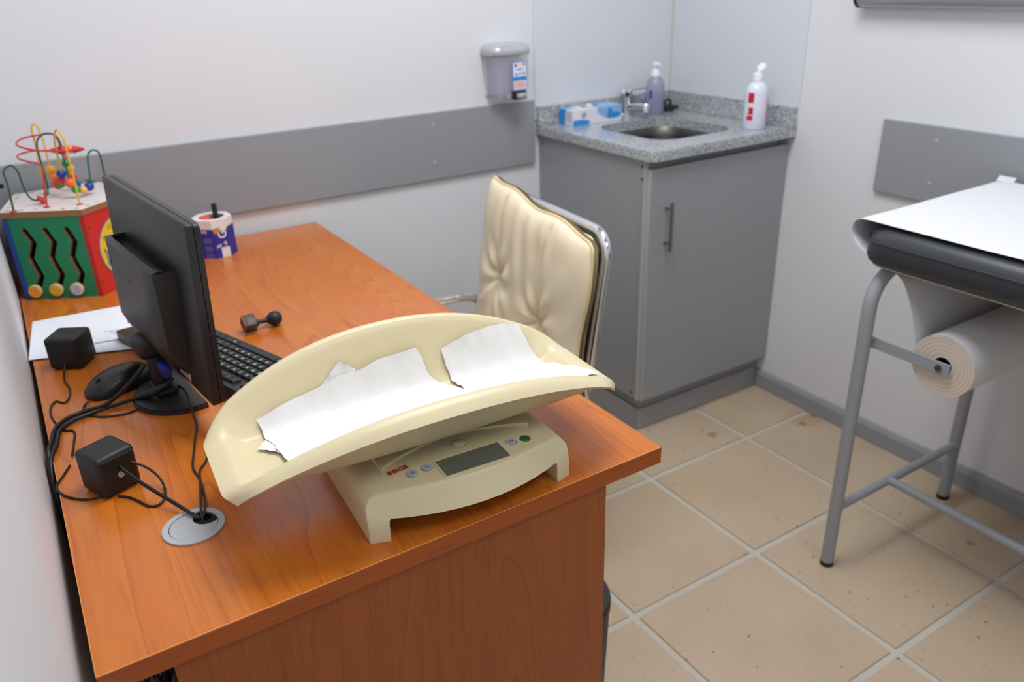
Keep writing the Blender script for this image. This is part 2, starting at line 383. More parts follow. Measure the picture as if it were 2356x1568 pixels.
# ================================================================== desk
dk = thing('desk', 'orange cherry wood office desk with a thick top along the left wall', 'desk', (0, 0, 0))
DX1, DY1, DT = 0.7572, 1.472, 0.026
GC = (0.140, 0.199); GR = 0.0345
g = G(); g.prism([(0, 0), (DX1, 0), (DX1, DY1), (0, DY1)], H-DT, H, holes=[circ(*GC, 0.031, n=32)])
top = g.obj('desk_top', M_wtop, dk, smooth=0)
M_whighlight = mat('cherry_edge_highlight', (214, 140, 74), 0.35)  # paler wood colour that paints the highlight along the top's edges
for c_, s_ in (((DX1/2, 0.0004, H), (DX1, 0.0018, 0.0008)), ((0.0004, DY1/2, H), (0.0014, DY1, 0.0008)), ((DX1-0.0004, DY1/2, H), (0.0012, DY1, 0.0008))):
    G().box(c_, s_, 0.0003, 1).obj('edge_highlight', M_whighlight, top, smooth=0)
ed = 0.0012
G().box((DX1/2, -ed/2, H-DT/2), (DX1, ed, DT-0.0008)).obj('edge_band', M_wedge, top, smooth=0)
o = G().box((DX1+ed/2, DY1/2, H-DT/2), (ed, DY1, DT-0.0008)).obj('edge_band', M_wedge, top, smooth=0)
G().box((0.071+(0.662-0.071)/2, 0.02, (H-DT)/2+0.01), (0.662-0.071, 0.026, H-DT-0.02)).obj('end_panel', M_wpanel_shaded, dk, smooth=0)
G().box((0.071+(0.662-0.071)/2, DY1-0.03, (H-DT)/2+0.01), (0.662-0.071, 0.026, H-DT-0.02)).obj('end_panel', M_wpanel_shaded, dk, smooth=0)
G().box((0.30, DY1/2, 0.48), (0.018, DY1-0.1, 0.42)).obj('modesty_panel', M_wpanel_shaded, dk, smooth=0)
for y in (0.02, DY1-0.03):
    for x in (0.1, 0.63): G().lathe([(0.016, 0), (0.016, 0.012), (0.01, 0.021)], 12, Matrix.Translation((x, y, 0))).obj('foot', M_blackp, dk)
# cable grommet
gr = G().prism(circ(*GC, 0.0385, n=40), H, H+0.0028, holes=[circ(*GC, 0.0305, n=40)]).obj('grommet_ring', M_silver, dk, smooth=0)
hole = circ(GC[0]+0.0205*math.cos(0.55), GC[1]+0.0205*math.sin(0.55), 0.0165, n=20)
pl = []
for i in range(48):
    a = 0.55 + 2*PI*i/48; r = 0.0296
    pl.append((GC[0]+r*math.cos(a), GC[1]+r*math.sin(a)))
hc_ = Vector((GC[0]+0.0225*math.cos(0.55), GC[1]+0.0225*math.sin(0.55))); hr = 0.0175
cap = []
for p in pl:
    q = Vector(p)
    if (q-hc_).length > hr: cap.append((q, math.atan2(q.y-GC[1], q.x-GC[0])))
cap = [c for c in cap]
# cap outline: the arc outside the cable notch, then back along the notch edge
c0 = cap[0][0]; c1 = cap[-1][0]
a0 = math.atan2(c1.y-hc_.y, c1.x-hc_.x); a1 = math.atan2(c0.y-hc_.y, c0.x-hc_.x)
while a1 > a0: a1 -= 2*PI
outl = [tuple(c[0]) for c in cap] + [(hc_.x+hr*math.cos(a0+(a1-a0)*i/14), hc_.y+hr*math.sin(a0+(a1-a0)*i/14)) for i in range(1, 14)]
G().prism(outl, H-0.001, H+0.0022).obj('grommet_cap', M_silver, gr, smooth=0)
g = G().lathe([(0.0, -0.004), (0.0305, -0.004), (0.0305, -0.0015), (0, -0.0015)], 32, Matrix.Translation((*GC, H)))
for i in range(16):
    a = 2*PI*i/16; g.box((hc_.x+0.009*math.cos(a), hc_.y+0.009*math.sin(a), H-0.0008), (0.014, 0.0032, 0.001), 0, rz=a)
g.obj('grommet_brush', M_blackd, gr, smooth=0)

# ================================================================== sink unit
cb = thing('sink_cabinet', 'grey laminate base cabinet with one door under the granite sink top', 'cabinet', (0, 0, 0))
CX0 = 1.551; CYF = 0.958; CZT = HC-0.03
G().box((CX0+0.009, (CYF+YB-0.002)/2, (0.118+CZT)/2), (0.018, YB-0.002-CYF, CZT-0.118), 0.0006, 1).obj('side_panel', M_cab, cb, smooth=0)
G().box((XR-0.010, (CYF+YB-0.002)/2, (0.118+CZT)/2), (0.016, YB-0.002-CYF, CZT-0.118), 0.0006, 1).obj('side_panel', M_cab, cb, smooth=0)
G().box(((CX0+XR)/2, (CYF+YB)/2, 0.127), (XR-CX0-0.04, YB-CYF-0.01, 0.018)).obj('bottom_panel', M_cab, cb, smooth=0)
G().box(((CX0+XR)/2, YB-0.008, 0.49), (XR-CX0-0.04, 0.008, 0.7)).obj('back_panel', M_cab, cb, smooth=0)
G().box(((CX0+XR)/2, CYF+0.014, CZT-0.02), (XR-CX0-0.04, 0.018, 0.04)).obj('top_rail', M_cab, cb, smooth=0)
G().box((CX0+0.0015, CYF-0.0008, (0.118+CZT)/2), (0.018, 0.0016, CZT-0.118)).obj('edge_band', M_cabedge, cb, smooth=0)
dr = G().box(((CX0+0.004+XR-0.004)/2, CYF-0.010, (0.122+0.853)/2), (XR-CX0-0.008, 0.018, 0.853-0.122), 0.0006, 1).obj('door', M_cab, cb, smooth=0)
G().box((CX0+0.0035, CYF-0.010, (0.122+0.853)/2), (0.002, 0.0186, 0.732)).obj('edge_band', M_cabedge, dr, smooth=0)
hx = 1.6165; hy = CYF-0.045
g = G(); g.tube([(hx, hy, 0.610), (hx, hy, 0.755)], 0.0055, 12)
for z in (0.632, 0.735): g.tube([(hx, CYF-0.018, z), (hx, hy, z)], 0.0042, 10)
g.obj('handle', M_steel, dr)
kx, ky = 1.571, 0.975
G().box(((kx+XR-0.001)/2, ky+0.008, 0.059), (XR-0.001-kx, 0.016, 0.118)).obj('toe_kick', M_cab, cb, smooth=0)
G().box((kx+0.008, (ky+0.016+YB-0.02)/2, 0.059), (0.016, YB-0.02-ky-0.016, 0.118)).obj('toe_kick', M_cab, cb, smooth=0)
G().box(((kx+XR-0.016)/2-0.004, ky-0.005, 0.038), (XR-0.016-kx+0.008, 0.010, 0.074), 0.003).obj('skirting', M_base, cb, smooth=0)
G().box((kx-0.005, (ky+YB-0.016)/2, 0.038), (0.010, YB-0.016-ky, 0.074), 0.003).obj('skirting', M_base, cb, smooth=0)
for y, z in ((CYF+0.014, 0.858), (CYF+0.014, 0.822), (CYF+0.03, 0.135), (1.47, 0.85)):
    G().lathe([(0.0045, 0), (0.0045, 0.0006), (0.002, -0.0002), (0, -0.0002)], 10, frame((CX0, y, z), (0, 1, 0), (-1, 0, 0))).obj('screw', M_screwd, cb)

ct = thing('countertop', 'grey speckled granite countertop with upstand and steel sink in the corner', 'countertop', (0, 0, 0))
SX0, SY0, SX1, SY1 = 1.662, 1.022, 1.978, 1.352
shole = rrect(SX0, SY0, SX1, SY1, 0.075, 7)
oc = [(1.5376+0.018, 0.918), (XR-0.001, 0.918), (XR-0.001, YB-0.001), (1.5376, YB-0.001), (1.5376, 0.918+0.018)]
def off(poly, d):
    out = []; n = len(poly)
    for i in range(n):
        a, b, c = Vector(poly[i-1]), Vector(poly[i]), Vector(poly[(i+1) % n])
        n1 = Vector(((b-a).y, -(b-a).x)).normalized(); n2 = Vector(((c-b).y, -(c-b).x)).normalized()
        m_ = (n1+n2); m_ = m_/max(0.3, m_.length_squared)*2; out.append(tuple(b - m_*d))
    return out
g = G()
for a, z0, z1 in ((0.006, HC-0.030, HC-0.027), (0.0, HC-0.027, HC-0.006), (0.002, HC-0.006, HC-0.002), (0.006, HC-0.002, HC)):
    g.prism(off(oc, a), z0, z1, holes=[shole])
g.obj('slab', M_granite, ct, smooth=0)
G().box(((1.5376+XR)/2, YB-0.0105, HC+0.031), (XR-1.5376-0.002, 0.020, 0.062), 0.002).obj('upstand', M_granite, ct, smooth=0)
G().box((XR-0.0105, (0.918+YB-0.021)/2, HC+0.031), (0.020, YB-0.021-0.918, 0.062), 0.002).obj('upstand', M_granite, ct, smooth=0)
g = G(); vs = []; fs = []
rings = [(0.0, HC-0.028), (0.002, HC-0.03), (0.006, HC-0.06), (0.014, HC-0.14), (0.026, HC-0.165), (0.06, HC-0.172)]
for d_, z in rings: vs += [(x, y, z) for x, y in rrect(SX0-0.002+d_, SY0-0.002+d_, SX1+0.002-d_, SY1+0.002-d_, 0.075, 7)]
n = len(shole)
for r in range(len(rings)-1):
    for i in range(n): fs.append((r*n+i, r*n+(i+1) % n, (r+1)*n+(i+1) % n, (r+1)*n+i))
fs.append(tuple((len(rings)-1)*n+i for i in range(n)))
g.add(vs, fs); bs = g.obj('basin', M_sinks, ct, smooth=60)
G().lathe([(0.0, 0.001), (0.030, 0.001), (0.034, 0.003), (0.036, 0.0)], 24, Matrix.Translation(((SX0+SX1)/2, (SY0+SY1)/2, HC-0.172))).obj('drain', M_steel, bs)

# ================================================================== baby scale
SRZ = math.radians(-3.5); SO = Vector((0.4690, 0.149, H))
bs_ = thing('baby_scale', 'cream plastic digital baby scale with a wide curved tray on the desk', 'scale', SO, SRZ)
SM = Matrix.Translation(SO) @ Matrix.Rotation(SRZ, 4, 'Z'); SMI = SM.inverted()
def bow(x): return 0.034*max(0.0, 1-(x/0.135)**2)
def ztop(x): return 0.0615 + 0.0065*(1-(x/0.145)**2)
WB = 0.1455; R0 = 0.022; LEG = 0.0245
outer = []; inner = []
def pushp(o_, i_): outer.append(o_); inner.append(i_)
left = []
for z in (0.0, 0.02, ztop(WB)-R0): left.append(((-WB, z), (-WB+LEG, min(z, 0.030))))
for k in range(1, 7):
    a = PI - PI/2*k/6; left.append(((-WB+R0+R0*math.cos(a), ztop(WB)-R0+R0*math.sin(a)), (-WB+LEG+0.0004*k, 0.030+0.0004*k)))
xs0 = -WB+R0; xi0 = -WB+LEG+0.0024
for k in range(1, 12):
    t = k/12; x = xs0+(0-xs0)*2*t
    left.append(((x, ztop(x)-(ztop(xs0)-ztop(WB))*max(0, 1-8*min(t, 1-t))), (xi0+(-xi0)*2*t, 0.0324)))
full = left + [((-o_[0], o_[1]), (-i_[0], i_[1])) for o_, i_ in left[:9][::-1]]
NP = len(full); vs = []; fs = []
YFR = -0.1215; YBK = 0.105
stn = [(0.0, 0.0030), (0.0008, 0.0012), (0.003, 0.0), (0.03, 0), (0.10, 0), (0.4, 0), (1.0, 0)]
def slant(z): return 0.014*max(0.0, z-0.03)/0.035
for s, ins in stn:
    for (ox_, oz), (ix, iz) in full:
        cx = 0.0; k = ins/0.1
        px_ = ox_*(1-ins/WB*1.0); pz_ = oz - (ins if oz > 0.03 else 0)
        yf = YFR - bow(px_) + slant(pz_); y = yf + (YBK-yf)*s if s > 0.02 else yf + (s*0.6 if s else 0)
        vs.append((px_, y, pz_))
    for (ox_, oz), (ix, iz) in full:
        yf = YFR - bow(ix) + slant(iz); y = yf + (YBK-yf)*s if s > 0.02 else yf + (s*0.6 if s else 0)
        vs.append((ix, y, iz))
S = 2*NP
for r in range(len(stn)-1):
    for i in range(NP-1):
        fs.append((r*S+i, r*S+i+1, (r+1)*S+i+1, (r+1)*S+i)); fs.append((r*S+NP+i+1, r*S+NP+i, (r+1)*S+NP+i, (r+1)*S+NP+i+1))
    for i in (0, NP-1): fs.append((r*S+i, r*S+NP+i, (r+1)*S+NP+i, (r+1)*S+i))
for r in (0, len(stn)-1):
    for i in range(NP-1): fs.append((r*S+i, r*S+i+1, r*S+NP+i+1, r*S+NP+i))
bd = G().add(vs, fs).obj('body', M_cream2, bs_, smooth=40)
# inner legs under the body and rubber feet
for sx in (-1, 1):
    for y in (-0.085, 0.085):
        G().box((sx*(WB-0.030), y, 0.016), (0.010, 0.03, 0.028), 0.002).obj('foot', M_cream2, bs_)
# display: recessed window with bezel
def topz(x, y): return ztop(x)
lx, ly = 0.004, -0.1110; lw, lh = 0.0455, 0.0195
g = G().prism(rrect(lx-lw-0.0022, ly-lh-0.0022, lx+lw+0.0022, ly+lh+0.0026, 0.003), 0.0655, 0.0690, holes=[rrect(lx-lw, ly-lh, lx+lw, ly+lh, 0.0018)])
dsp = g.obj('display_bezel', M_cream2, bs_, smooth=0)
M_lcd = mat('lcd_glass', (92, 98, 90), 0.12, var=0.1, vscale=60, coat=0.5)
G().prism(rrect(lx-lw+0.0002, ly-lh+0.0002, lx+lw-0.0002, ly+lh-0.0002, 0.0015), 0.0662, 0.0684).obj('display_screen', M_lcd, dsp, smooth=0)
M_btn = mat('button_blue_grey', (170, 176, 190), 0.45); M_btng = mat('button_green', (16, 104, 44), 0.4); M_inkb = mat('ink_dark', (50, 52, 70), 0.6)
M_ring = mat('button_gap', (110, 100, 84), 0.6)
BT = [(-0.0755, -0.0985, M_btn, 'kg\nlb/oz'), (-0.0545, -0.0970, M_btn, '\u0394\nSTO'), (0.0665, -0.0985, M_btn, 'TARE'), (0.0875, -0.0995, M_btng, 'START')]
for bx, by, m_, tx in BT:
    z = topz(bx, by)
    bt = G().lathe([(0.0074, -0.001), (0.0074, 0.0006), (0.0068, 0.0012), (0, 0.0014)], 24, Matrix.Translation((bx, by, z))).obj('button', m_, bs_)
    G().lathe([(0.0074, -0.001), (0.0074, 0.0002), (0.0081, 0.0002), (0.0081, -0.001)], 24, Matrix.Translation((bx, by, z)), cap=False).obj('button_rim', M_ring, bt)
    text('button_print', tx, 0.0034 if '\n' in tx else 0.0032, M_inkb, bt, Matrix.Translation((bx, by, z+0.0013)), 0.0002)
lv = G().lathe([(0.0098, -0.001), (0.0098, 0.0008), (0.0086, 0.0016), (0, 0.002)], 28, Matrix.Translation((0.005, -0.0665, topz(0.005, 0)))).obj('level_cover', M_cream, bs_)
G().lathe([(0.0098, -0.001), (0.0098, 0.0002), (0.0104, 0.0002), (0.0104, -0.001)], 28, Matrix.Translation((0.005, -0.0665, topz(0.005, 0))), cap=False).obj('cover_gap', M_creamd, lv)
M_red = mat('logo_red', (188, 26, 36), 0.5)
text('logo', 'seca', 0.0165, M_red, bs_, Matrix.Translation((-0.0885, -0.0800, topz(-0.0885, 0)+0.0009)) @ Matrix.Rotation(math.radians(4), 4, 'Z') @ Matrix.Rotation(math.radians(-3.2), 4, 'Y'), 0.0003, 0.00012, 'small red lettering seca')
# carrier plate with a hollowed front edge
pl = []
for i in range(21):
    t = -1+2*i/20; pl.append((0.108*t, -0.0655+0.028*(1-abs(t)**1.8)-0.006))
pl += [(0.108, 0.07), (-0.108, 0.07)]
pl[0] = (-0.108, -0.0745); 
G().prism(pl, 0.058, 0.0705).obj('carrier_plate', M_cream2, bs_, smooth=0)
pl2 = [(x*0.82, y+0.026 if y < 0 else y) for x, y in pl]
G().prism([(x, min(y, 0.06)) for x, y in pl2], 0.0705, 0.0815).obj('carrier_pad', M_cream2, bs_, smooth=0)

# tray
TL = 0.276; TXC = -0.0215
def tray_pt(u, v):
    """u,v in -1..1; rim flange included"""
    au, av = abs(u), abs(v)
    q_ = max(0.0, 1-au**2.2)
    W = 0.101 + (0.034 if v < 0 else 0.050)*q_
    crest = 0.014 + (0.068 if v < 0 else 0.082)*q_**0.9
    s = min(1.0, max(0.0, (av-0.45)/0.37)); wall = s*s*(3-2*s)*0.45 + 0.55*s**1.7
    z = 0.0845 + crest*wall
    y = W*v
    if av > 0.82:
        k = (av-0.82)/0.18; z -= (0.010*q_+0.004)*k**2.2
    e = max(0.0, (au-0.80)/0.20)
    if e > 0:
        z += 0.013*min(1, e/0.55)**1.5*(1-wall) - 0.005*max(0, (e-0.45)/0.55)**2
    x = TL*u
    rc = 0.043; ex_ = (abs(x)-(TL-rc))/rc; ey_ = (abs(y)-(W-rc))/rc
    if ex_ > 0 and ey_ > 0:
        x = sgn(u)*(TL-rc+rc*ex_*math.sqrt(1-ey_*ey_/2)); y = sgn(v)*(W-rc+rc*ey_*math.sqrt(1-ex_*ex_/2))
    return Vector((TXC+x, y, z))
def tray_fn(a, b): return tray_pt(-1+2*a, -1+2*b)
G().sheet(tray_fn, 96, 72, 0.0038).obj('tray', M_cream, bs_, smooth=70)

def tray_hit(px_, py_):
    """where the view ray through a photo point meets the tray's inside, in tray parameters"""
    best = None
    d = ray(px_, py_)
    for i in range(-48, 49):
        for j in range(-40, 34):
            u, v = i/50, j/41
            p = SM @ tray_pt(u, v); q = p-CAM; t = q.dot(d)/d.dot(d); e = (q-d*t).length
            if best is None or e < best[0]-1e-4: best = (e, u, v)
    return best[1], best[2]
def tissue(name, label, quad, lift, seed, nu=36, nv=26, torn=()):
    P = [Vector(q) for q in quad]
    T_ = thing(name, label, 'paper towel', SO, SRZ)
    def fn(a, b):
        q = (P[0]*(1-a)+P[1]*a)*(1-b) + (P[3]*(1-a)+P[2]*a)*b
        ea = 0.014*noise.noise(Vector((b*7, seed, 0))) + 0.006*noise.noise(Vector((b*30, seed, 3)))
        eb = 0.010*noise.noise(Vector((a*7, seed, 9)))
        du = (ea if a in (0, 1) else 0); dv = (eb if b in (0, 1) else 0)
        u = max(-0.985, min(0.985, q.x+du)); v = max(-0.74, min(0.98, q.y+dv))
        p = tray_pt(u, v); wv = noise.noise(Vector((p.x*28, p.y*28, seed)))+0.6*noise.noise(Vector((p.x*75, p.y*60, seed+4)))
        cr = abs(noise.noise(Vector((p.x*16+p.y*9, p.y*30-p.x*6, seed+8))))
        edge = max(abs(a-0.5), abs(b-0.5))*2
        n_ = Vector((0, 0, 1))
        k_ = min(1.0, max(0.0, (abs(v)-0.35)/0.35)); n_ = Vector((0, -sgn(v)*0.8*k_, 1-0.4*k_))
        return p + n_*(lift + 0.0022*(wv+1.0) + 0.0016*max(0, 0.25-cr)*4*0.25 + 0.0035*max(0, edge-0.8)*5*abs(noise.noise(Vector((a*5, b*5, seed+2)))))
    G().sheet(fn, nu, nv, 0.0005).obj('sheet', M_tissue, T_, smooth=60)
    return T_
def hits(*pp): return [tray_hit(*p) for p in pp]
hA, hB = hits((588, 963), (955, 803)); hD, hC = hits((668, 1074), (1056, 900))
def ext(a, b, k): return (b[0]+(b[0]-a[0])*k, b[1]+(b[1]-a[1])*k)
print('TRAY', hA, hB, hC, hD)
q = hits((735, 892), (778, 829), (815, 850), (780, 900))
print(q)
tissue('paper_towel', 'small folded paper towel peeking out behind the larger sheet in the scale tray', [q[0], q[1], q[2], q[3]], 0.0012, 5.0, 12, 12)
tissue('paper_towel', 'torn paper towel corner at the lower left of the scale tray, under the larger sheet', hits((590, 1040), (622, 1005), (655, 1045), (645, 1046)), 0.0012, 6.0, 12, 10)
tissue('paper_towel', 'large white paper towel spread over the left half of the scale tray', [hA, hB, ext(hB, hC, 0.35), ext(hA, hD, 0.35)], 0.003, 1.0)
hA, hB = hits((1018, 808), (1190, 738)); hD, hC = hits((1066, 895), (1386, 852))
print(hA, hB, hC, hD)
tissue('paper_towel', 'torn white paper towel lying at the right end of the scale tray', [hA, hB, hC, ext(hA, hD, 0.40)], 0.002, 2.0)

# ================================================================== monitor
MT = Vector((0.250, 0.413)); ML = Vector((0.199, 0.842)); md = (ML-MT).normalized(); MW = (ML-MT).length
mz0, mz1 = 0.782, 1.060
mrz = math.atan2(md.y, md.x)          # local x runs from the near edge to the far edge
mc = (MT+ML)/2
mo = thing('computer_monitor', 'black flat computer monitor seen from behind on a low stand', 'monitor', (mc.x, mc.y, H), mrz)
# local: x along the width, -y is the screen side (+X world), +y the back (towards the left wall); z up
lean = math.radians(2.5)
LM = Matrix.Translation((0, 0.026, 0.05)) @ Matrix.Rotation(lean, 4, 'X')
mh = mz1-H-0.052
g = G().box((0, -0.0065, mh/2+0.003), (MW, 0.013, mh), 0.003, 3, M=LM); g.obj('back_cover', M_blackm, mo)
g = G().prism(rrect(-MW/2, 0, MW/2, mh, 0.006), 0, 0.008, holes=[rrect(-MW/2+0.016, 0.02, MW/2-0.016, mh-0.015, 0.001)], M=LM @ Matrix.Translation((0, -0.0125, 0.003)) @ Matrix.Rotation(PI/2, 4, 'X')).obj('bezel', M_blackm, mo, smooth=0)
M_scr = mat('screen_glass', (10, 10, 12), 0.15, coat=0.3)
G().box((0, -0.0155, mh/2+0.0055), (MW-0.034, 0.003, mh-0.036), M=LM).obj('screen', M_scr, mo, smooth=0)
# rear housing: tapered block with a hollowed upper edge
hx0, hx1 = -0.130, 0.128; hz1 = 0.198; hz0 = 0.030; dp = 0.037
def hous(a, b):
    x = hx0+(hx1-hx0)*a
    s = (a-0.5)*2
    zt = hz1
    z = hz0+(zt-hz0)*b
    tap = min(1.0, b/0.12) 
    y = dp*(0.35+0.65*min(1, b/0.25)**0.6)
    y -= 0.012*max(0, 1-(1-abs(s))/0.35)**2*(0.4+0.6*(1-b))
    return LM @ Vector((x, y, z))
g = G(); vs = []; fs = []; NA, NB = 24, 12
for i in range(NA+1):
    for j in range(NB+1): vs.append(hous(i/NA, j/NB))
k = NB+1; no = len(vs)
for i in range(NA+1):
    for j in range(NB+1):
        x = hx0+(hx1-hx0)*i/NA; vs.append(LM @ Vector((x*1.02, -0.001, (hz0-0.012)+(hz1+0.002-hz0+0.012)*j/NB)))
for i in range(NA):
    for j in range(NB): fs.append((i*k+j, (i+1)*k+j, (i+1)*k+j+1, i*k+j+1))
for i in range(NA):
    fs.append((i*k, (i+1)*k, (i+1)*k+no, i*k+no))
for j in range(NB):
    fs.append((j, j+1, j+1+no, j+no)); fs.append((NA*k+j, NA*k+j+1, NA*k+j+1+no, NA*k+j+no))
# the top: a lip at both borders with a shallow trough between
tr = []
for i in range(NA+1):
    s = (i/NA-0.5)*2; a_ = vs[i*k+NB]; b_ = vs[no+i*k+NB]
    dz = 0.010*max(0, 1-s*s)
    tr.append(len(vs)); vs.append(a_.lerp(b_, 0.32)+Vector((0, 0, 0.001)));
    vs.append(a_.lerp(b_, 0.42)-Vector((0, 0, 0.012+dz))); vs.append(b_-Vector((0, 0, 0.012+dz)))
for i in range(NA):
    p, q_ = tr[i], tr[i+1]
    fs += [(i*k+NB, (i+1)*k+NB, q_, p), (p, q_, q_+1, p+1), (p+1, q_+1, q_+2, p+2)]
fs += [(NB, tr[0], tr[0]+1, tr[0]+2, no+NB), (NA*k+NB, tr[NA], tr[NA]+1, tr[NA]+2, no+NA*k+NB)]
hs = g.add(vs, fs).obj('rear_housing', M_blackm, mo, smooth=40)
M_stick = mat('grey_sticker', (150, 156, 152), 0.5)
G().box((hx1-0.024, dp+0.0003, hz1-0.032), (0.018, 0.0008, 0.026), M=LM).obj('sticker', M_stick, hs, smooth=0)
for sx in (-0.01, 0.055): 
    for zz in (0.065, 0.155): G().lathe([(0.0022, 0), (0.0022, 0.0006), (0, 0.0006)], 8, LM @ frame((sx, dp-0.0003, zz), (1, 0, 0), (0, 1, 0))).obj('mount_hole', M_blackd, hs)
M_lab = mat('label_pale', (196, 186, 184), 0.5)
lb_ = G().box((-0.100, 0.0004, 0.018), (0.050, 0.0009, 0.016), M=LM).obj('rating_label', M_lab, mo, smooth=0)
for i in range(3): G().box((-0.104, 0.0010, 0.0125+i*0.0048), (0.036-0.006*i, 0.0006, 0.0012), M=LM).obj('label_print', M_blackd, lb_, smooth=0)
# stand: neck with a hood, half-round foot plate
NX = -0.014
g = G().box((NX, 0.046, 0.052), (0.046, 0.024, 0.090), 0.008, 3)
g.box((NX, 0.052, 0.096), (0.054, 0.044, 0.036), 0.010, 3); g.obj('stand_neck', M_blackp, mo)
BX, BY, BR = -0.028, 0.014, 0.084
arc = [(BX+BR*math.cos(a), BY+BR*math.sin(a)) for a in [PI+0.12-(PI+0.24)*i/32 for i in range(33)]]
g = G().prism(arc, 0.0, 0.006); 
g.prism([(BX+(x-BX)*0.97, BY+(y-BY)*0.97) for x, y in arc], 0.006, 0.009); g.obj('stand_base', M_blackm, mo, smooth=0)
g = G().box((NX, 0.044, 0.014), (0.056, 0.036, 0.014), 0.006, 3).obj('stand_collar', M_blackp, mo)
# plugs behind the neck
M_vga = mat('plug_blue', (24, 34, 150), 0.45)
G().box((NX-0.046, 0.046, 0.066), (0.030, 0.014, 0.022), 0.003).obj('video_plug', M_vga, mo)

# ================================================================== keyboard
kdir = Vector((-0.31, 0.951)).normalized(); krz = math.atan2(kdir.y, kdir.x)
kb = thing('keyboard', 'black computer keyboard with white legends behind the monitor', 'keyboard', (0.281, 0.706, H), krz)
# local x: user's right, -y: user's edge. user looks along +y
KL, KW = 0.442, 0.138
def kz(y): return 0.013 + 0.012*(y+KW/2)/KW
g = G(); vs = []
poly = rrect(-KL/2, -KW/2, KL/2, KW/2, 0.008, 3); n = len(poly)
vs = [(x, y, 0.003) for x, y in poly] + [(x, y, kz(y)-0.002) for x, y in poly] + [(x*0.994, y*0.985, kz(y)) for x, y in poly]
fs = [tuple(range(n))[::-1], tuple(range(2*n, 3*n))]
for r in range(2):
    for i in range(n): fs.append((r*n+i, r*n+(i+1) % n, (r+1)*n+(i+1) % n, (r+1)*n+i))
kbod = g.add(vs, fs).obj('case', M_blackm, kb, smooth=30)
for sx in (-1, 1): G().box((sx*0.18, 0.05, 0.0015), (0.02, 0.01, 0.003)).obj('foot', M_blackr, kb, smooth=0)
M_key = mat('key_black', (38, 38, 40), 0.5, bump=0.05, bscale=900); M_leg = mat('key_legend', (210, 212, 216), 0.6)
kmesh = {}
U_ = 0.0187
def key(x, y, wu=1.0, tx=None, hu=1.0):
    k_ = (wu, hu)
    if k_ not in kmesh:
        wx = wu*U_-0.0022; wy = hu*U_-0.0022
        vs = []
        for (sx, sy, z) in ((wx/2, wy/2, 0), (wx/2-0.0012, wy/2-0.0012, 0.0048), (wx/2-0.0022, wy/2-0.0020, 0.0056)):
            vs += [(-sx, -sy, z), (sx, -sy, z), (sx, sy, z), (-sx, sy, z)]
        fs = [(8, 9, 10, 11)] + [(r*4+i, r*4+(i+1) % 4, r*4+4+(i+1) % 4, r*4+4+i) for r in range(2) for i in range(4)]
        o = G().add(vs, fs).obj('key', M_key, kb, smooth=0); kmesh[k_] = o.data
    else: o = link('key', kmesh[k_], kb)
    sl = math.atan(0.012/KW)
    o.matrix_local = Matrix.Translation((x, y, kz(y)-0.0004)) @ Matrix.Rotation(sl, 4, 'X')
    if tx: text('key_legend', tx, 0.0062 if len(tx) == 1 else 0.004, M_leg, o, Matrix.Translation((-0.002 if len(tx) == 1 else 0, 0.0015, 0.0057)), 0.0001, 0.00025)
x0 = -KL/2+0.013
rows = [('`1234567890-=', 0.0, 2.0), (None, 0, 0)]
y5 = -KW/2+0.0185
def row(y, first, chars, last, lt=None):
    x = x0
    if first: key(x+first*U_/2, y, first, lt); x += first*U_
    for c in chars: key(x+U_/2, y, 1.0, c); x += U_
    if last: key(x+last*U_/2, y, last)
row(y5+4*U_, 0, "`1234567890-=", 2.0); row(y5+3*U_, 1.5, "QWERTYUIOP[]", 1.5); row(y5+2*U_, 1.75, "ASDFGHJKL;'", 2.25); row(y5+1*U_, 2.25, "ZXCVBNM,./", 2.75)
x = x0
for wu, tx in ((1.25, 'Ctrl'), (1.25, None), (1.25, 'Alt'), (6.25, None), (1.25, 'Alt'), (1.25, None), (1.25, None), (1.25, 'Ctrl')):
    key(x+wu*U_/2, y5, wu, tx); x += wu*U_
yF = y5+5.3*U_
for i in [0, 2, 3, 4, 5, 6.5, 7.5, 8.5, 9.5, 11, 12, 13, 14]: key(x0+(i+0.5)*U_, yF, 1.0, None)
xa = x0+15.25*U_
for c in range(3):
    for rr in (4, 3): key(xa+(c+0.5)*U_, y5+rr*U_)
    key(xa+(c+0.5)*U_, y5); key(xa+(c+0.5)*U_, yF)
key(xa+1.5*U_, y5+U_)
xn = xa+3.25*U_
for c in range(4):
    key(xn+(c+0.5)*U_, y5+4*U_, 1.0, None)
    if c < 3:
        for rr in (3, 2, 1): key(xn+(c+0.5)*U_, y5+rr*U_, 1.0, str((rr-1)*3+c+1))
key(xn+U_, y5, 2.0, '0'); key(xn+2.5*U_, y5, 1.0, '.'); key(xn+3.5*U_, y5+2.5*U_, 1.0, None, 2.0); key(xn+3.5*U_, y5+0.5*U_, 1.0, None, 2.0)

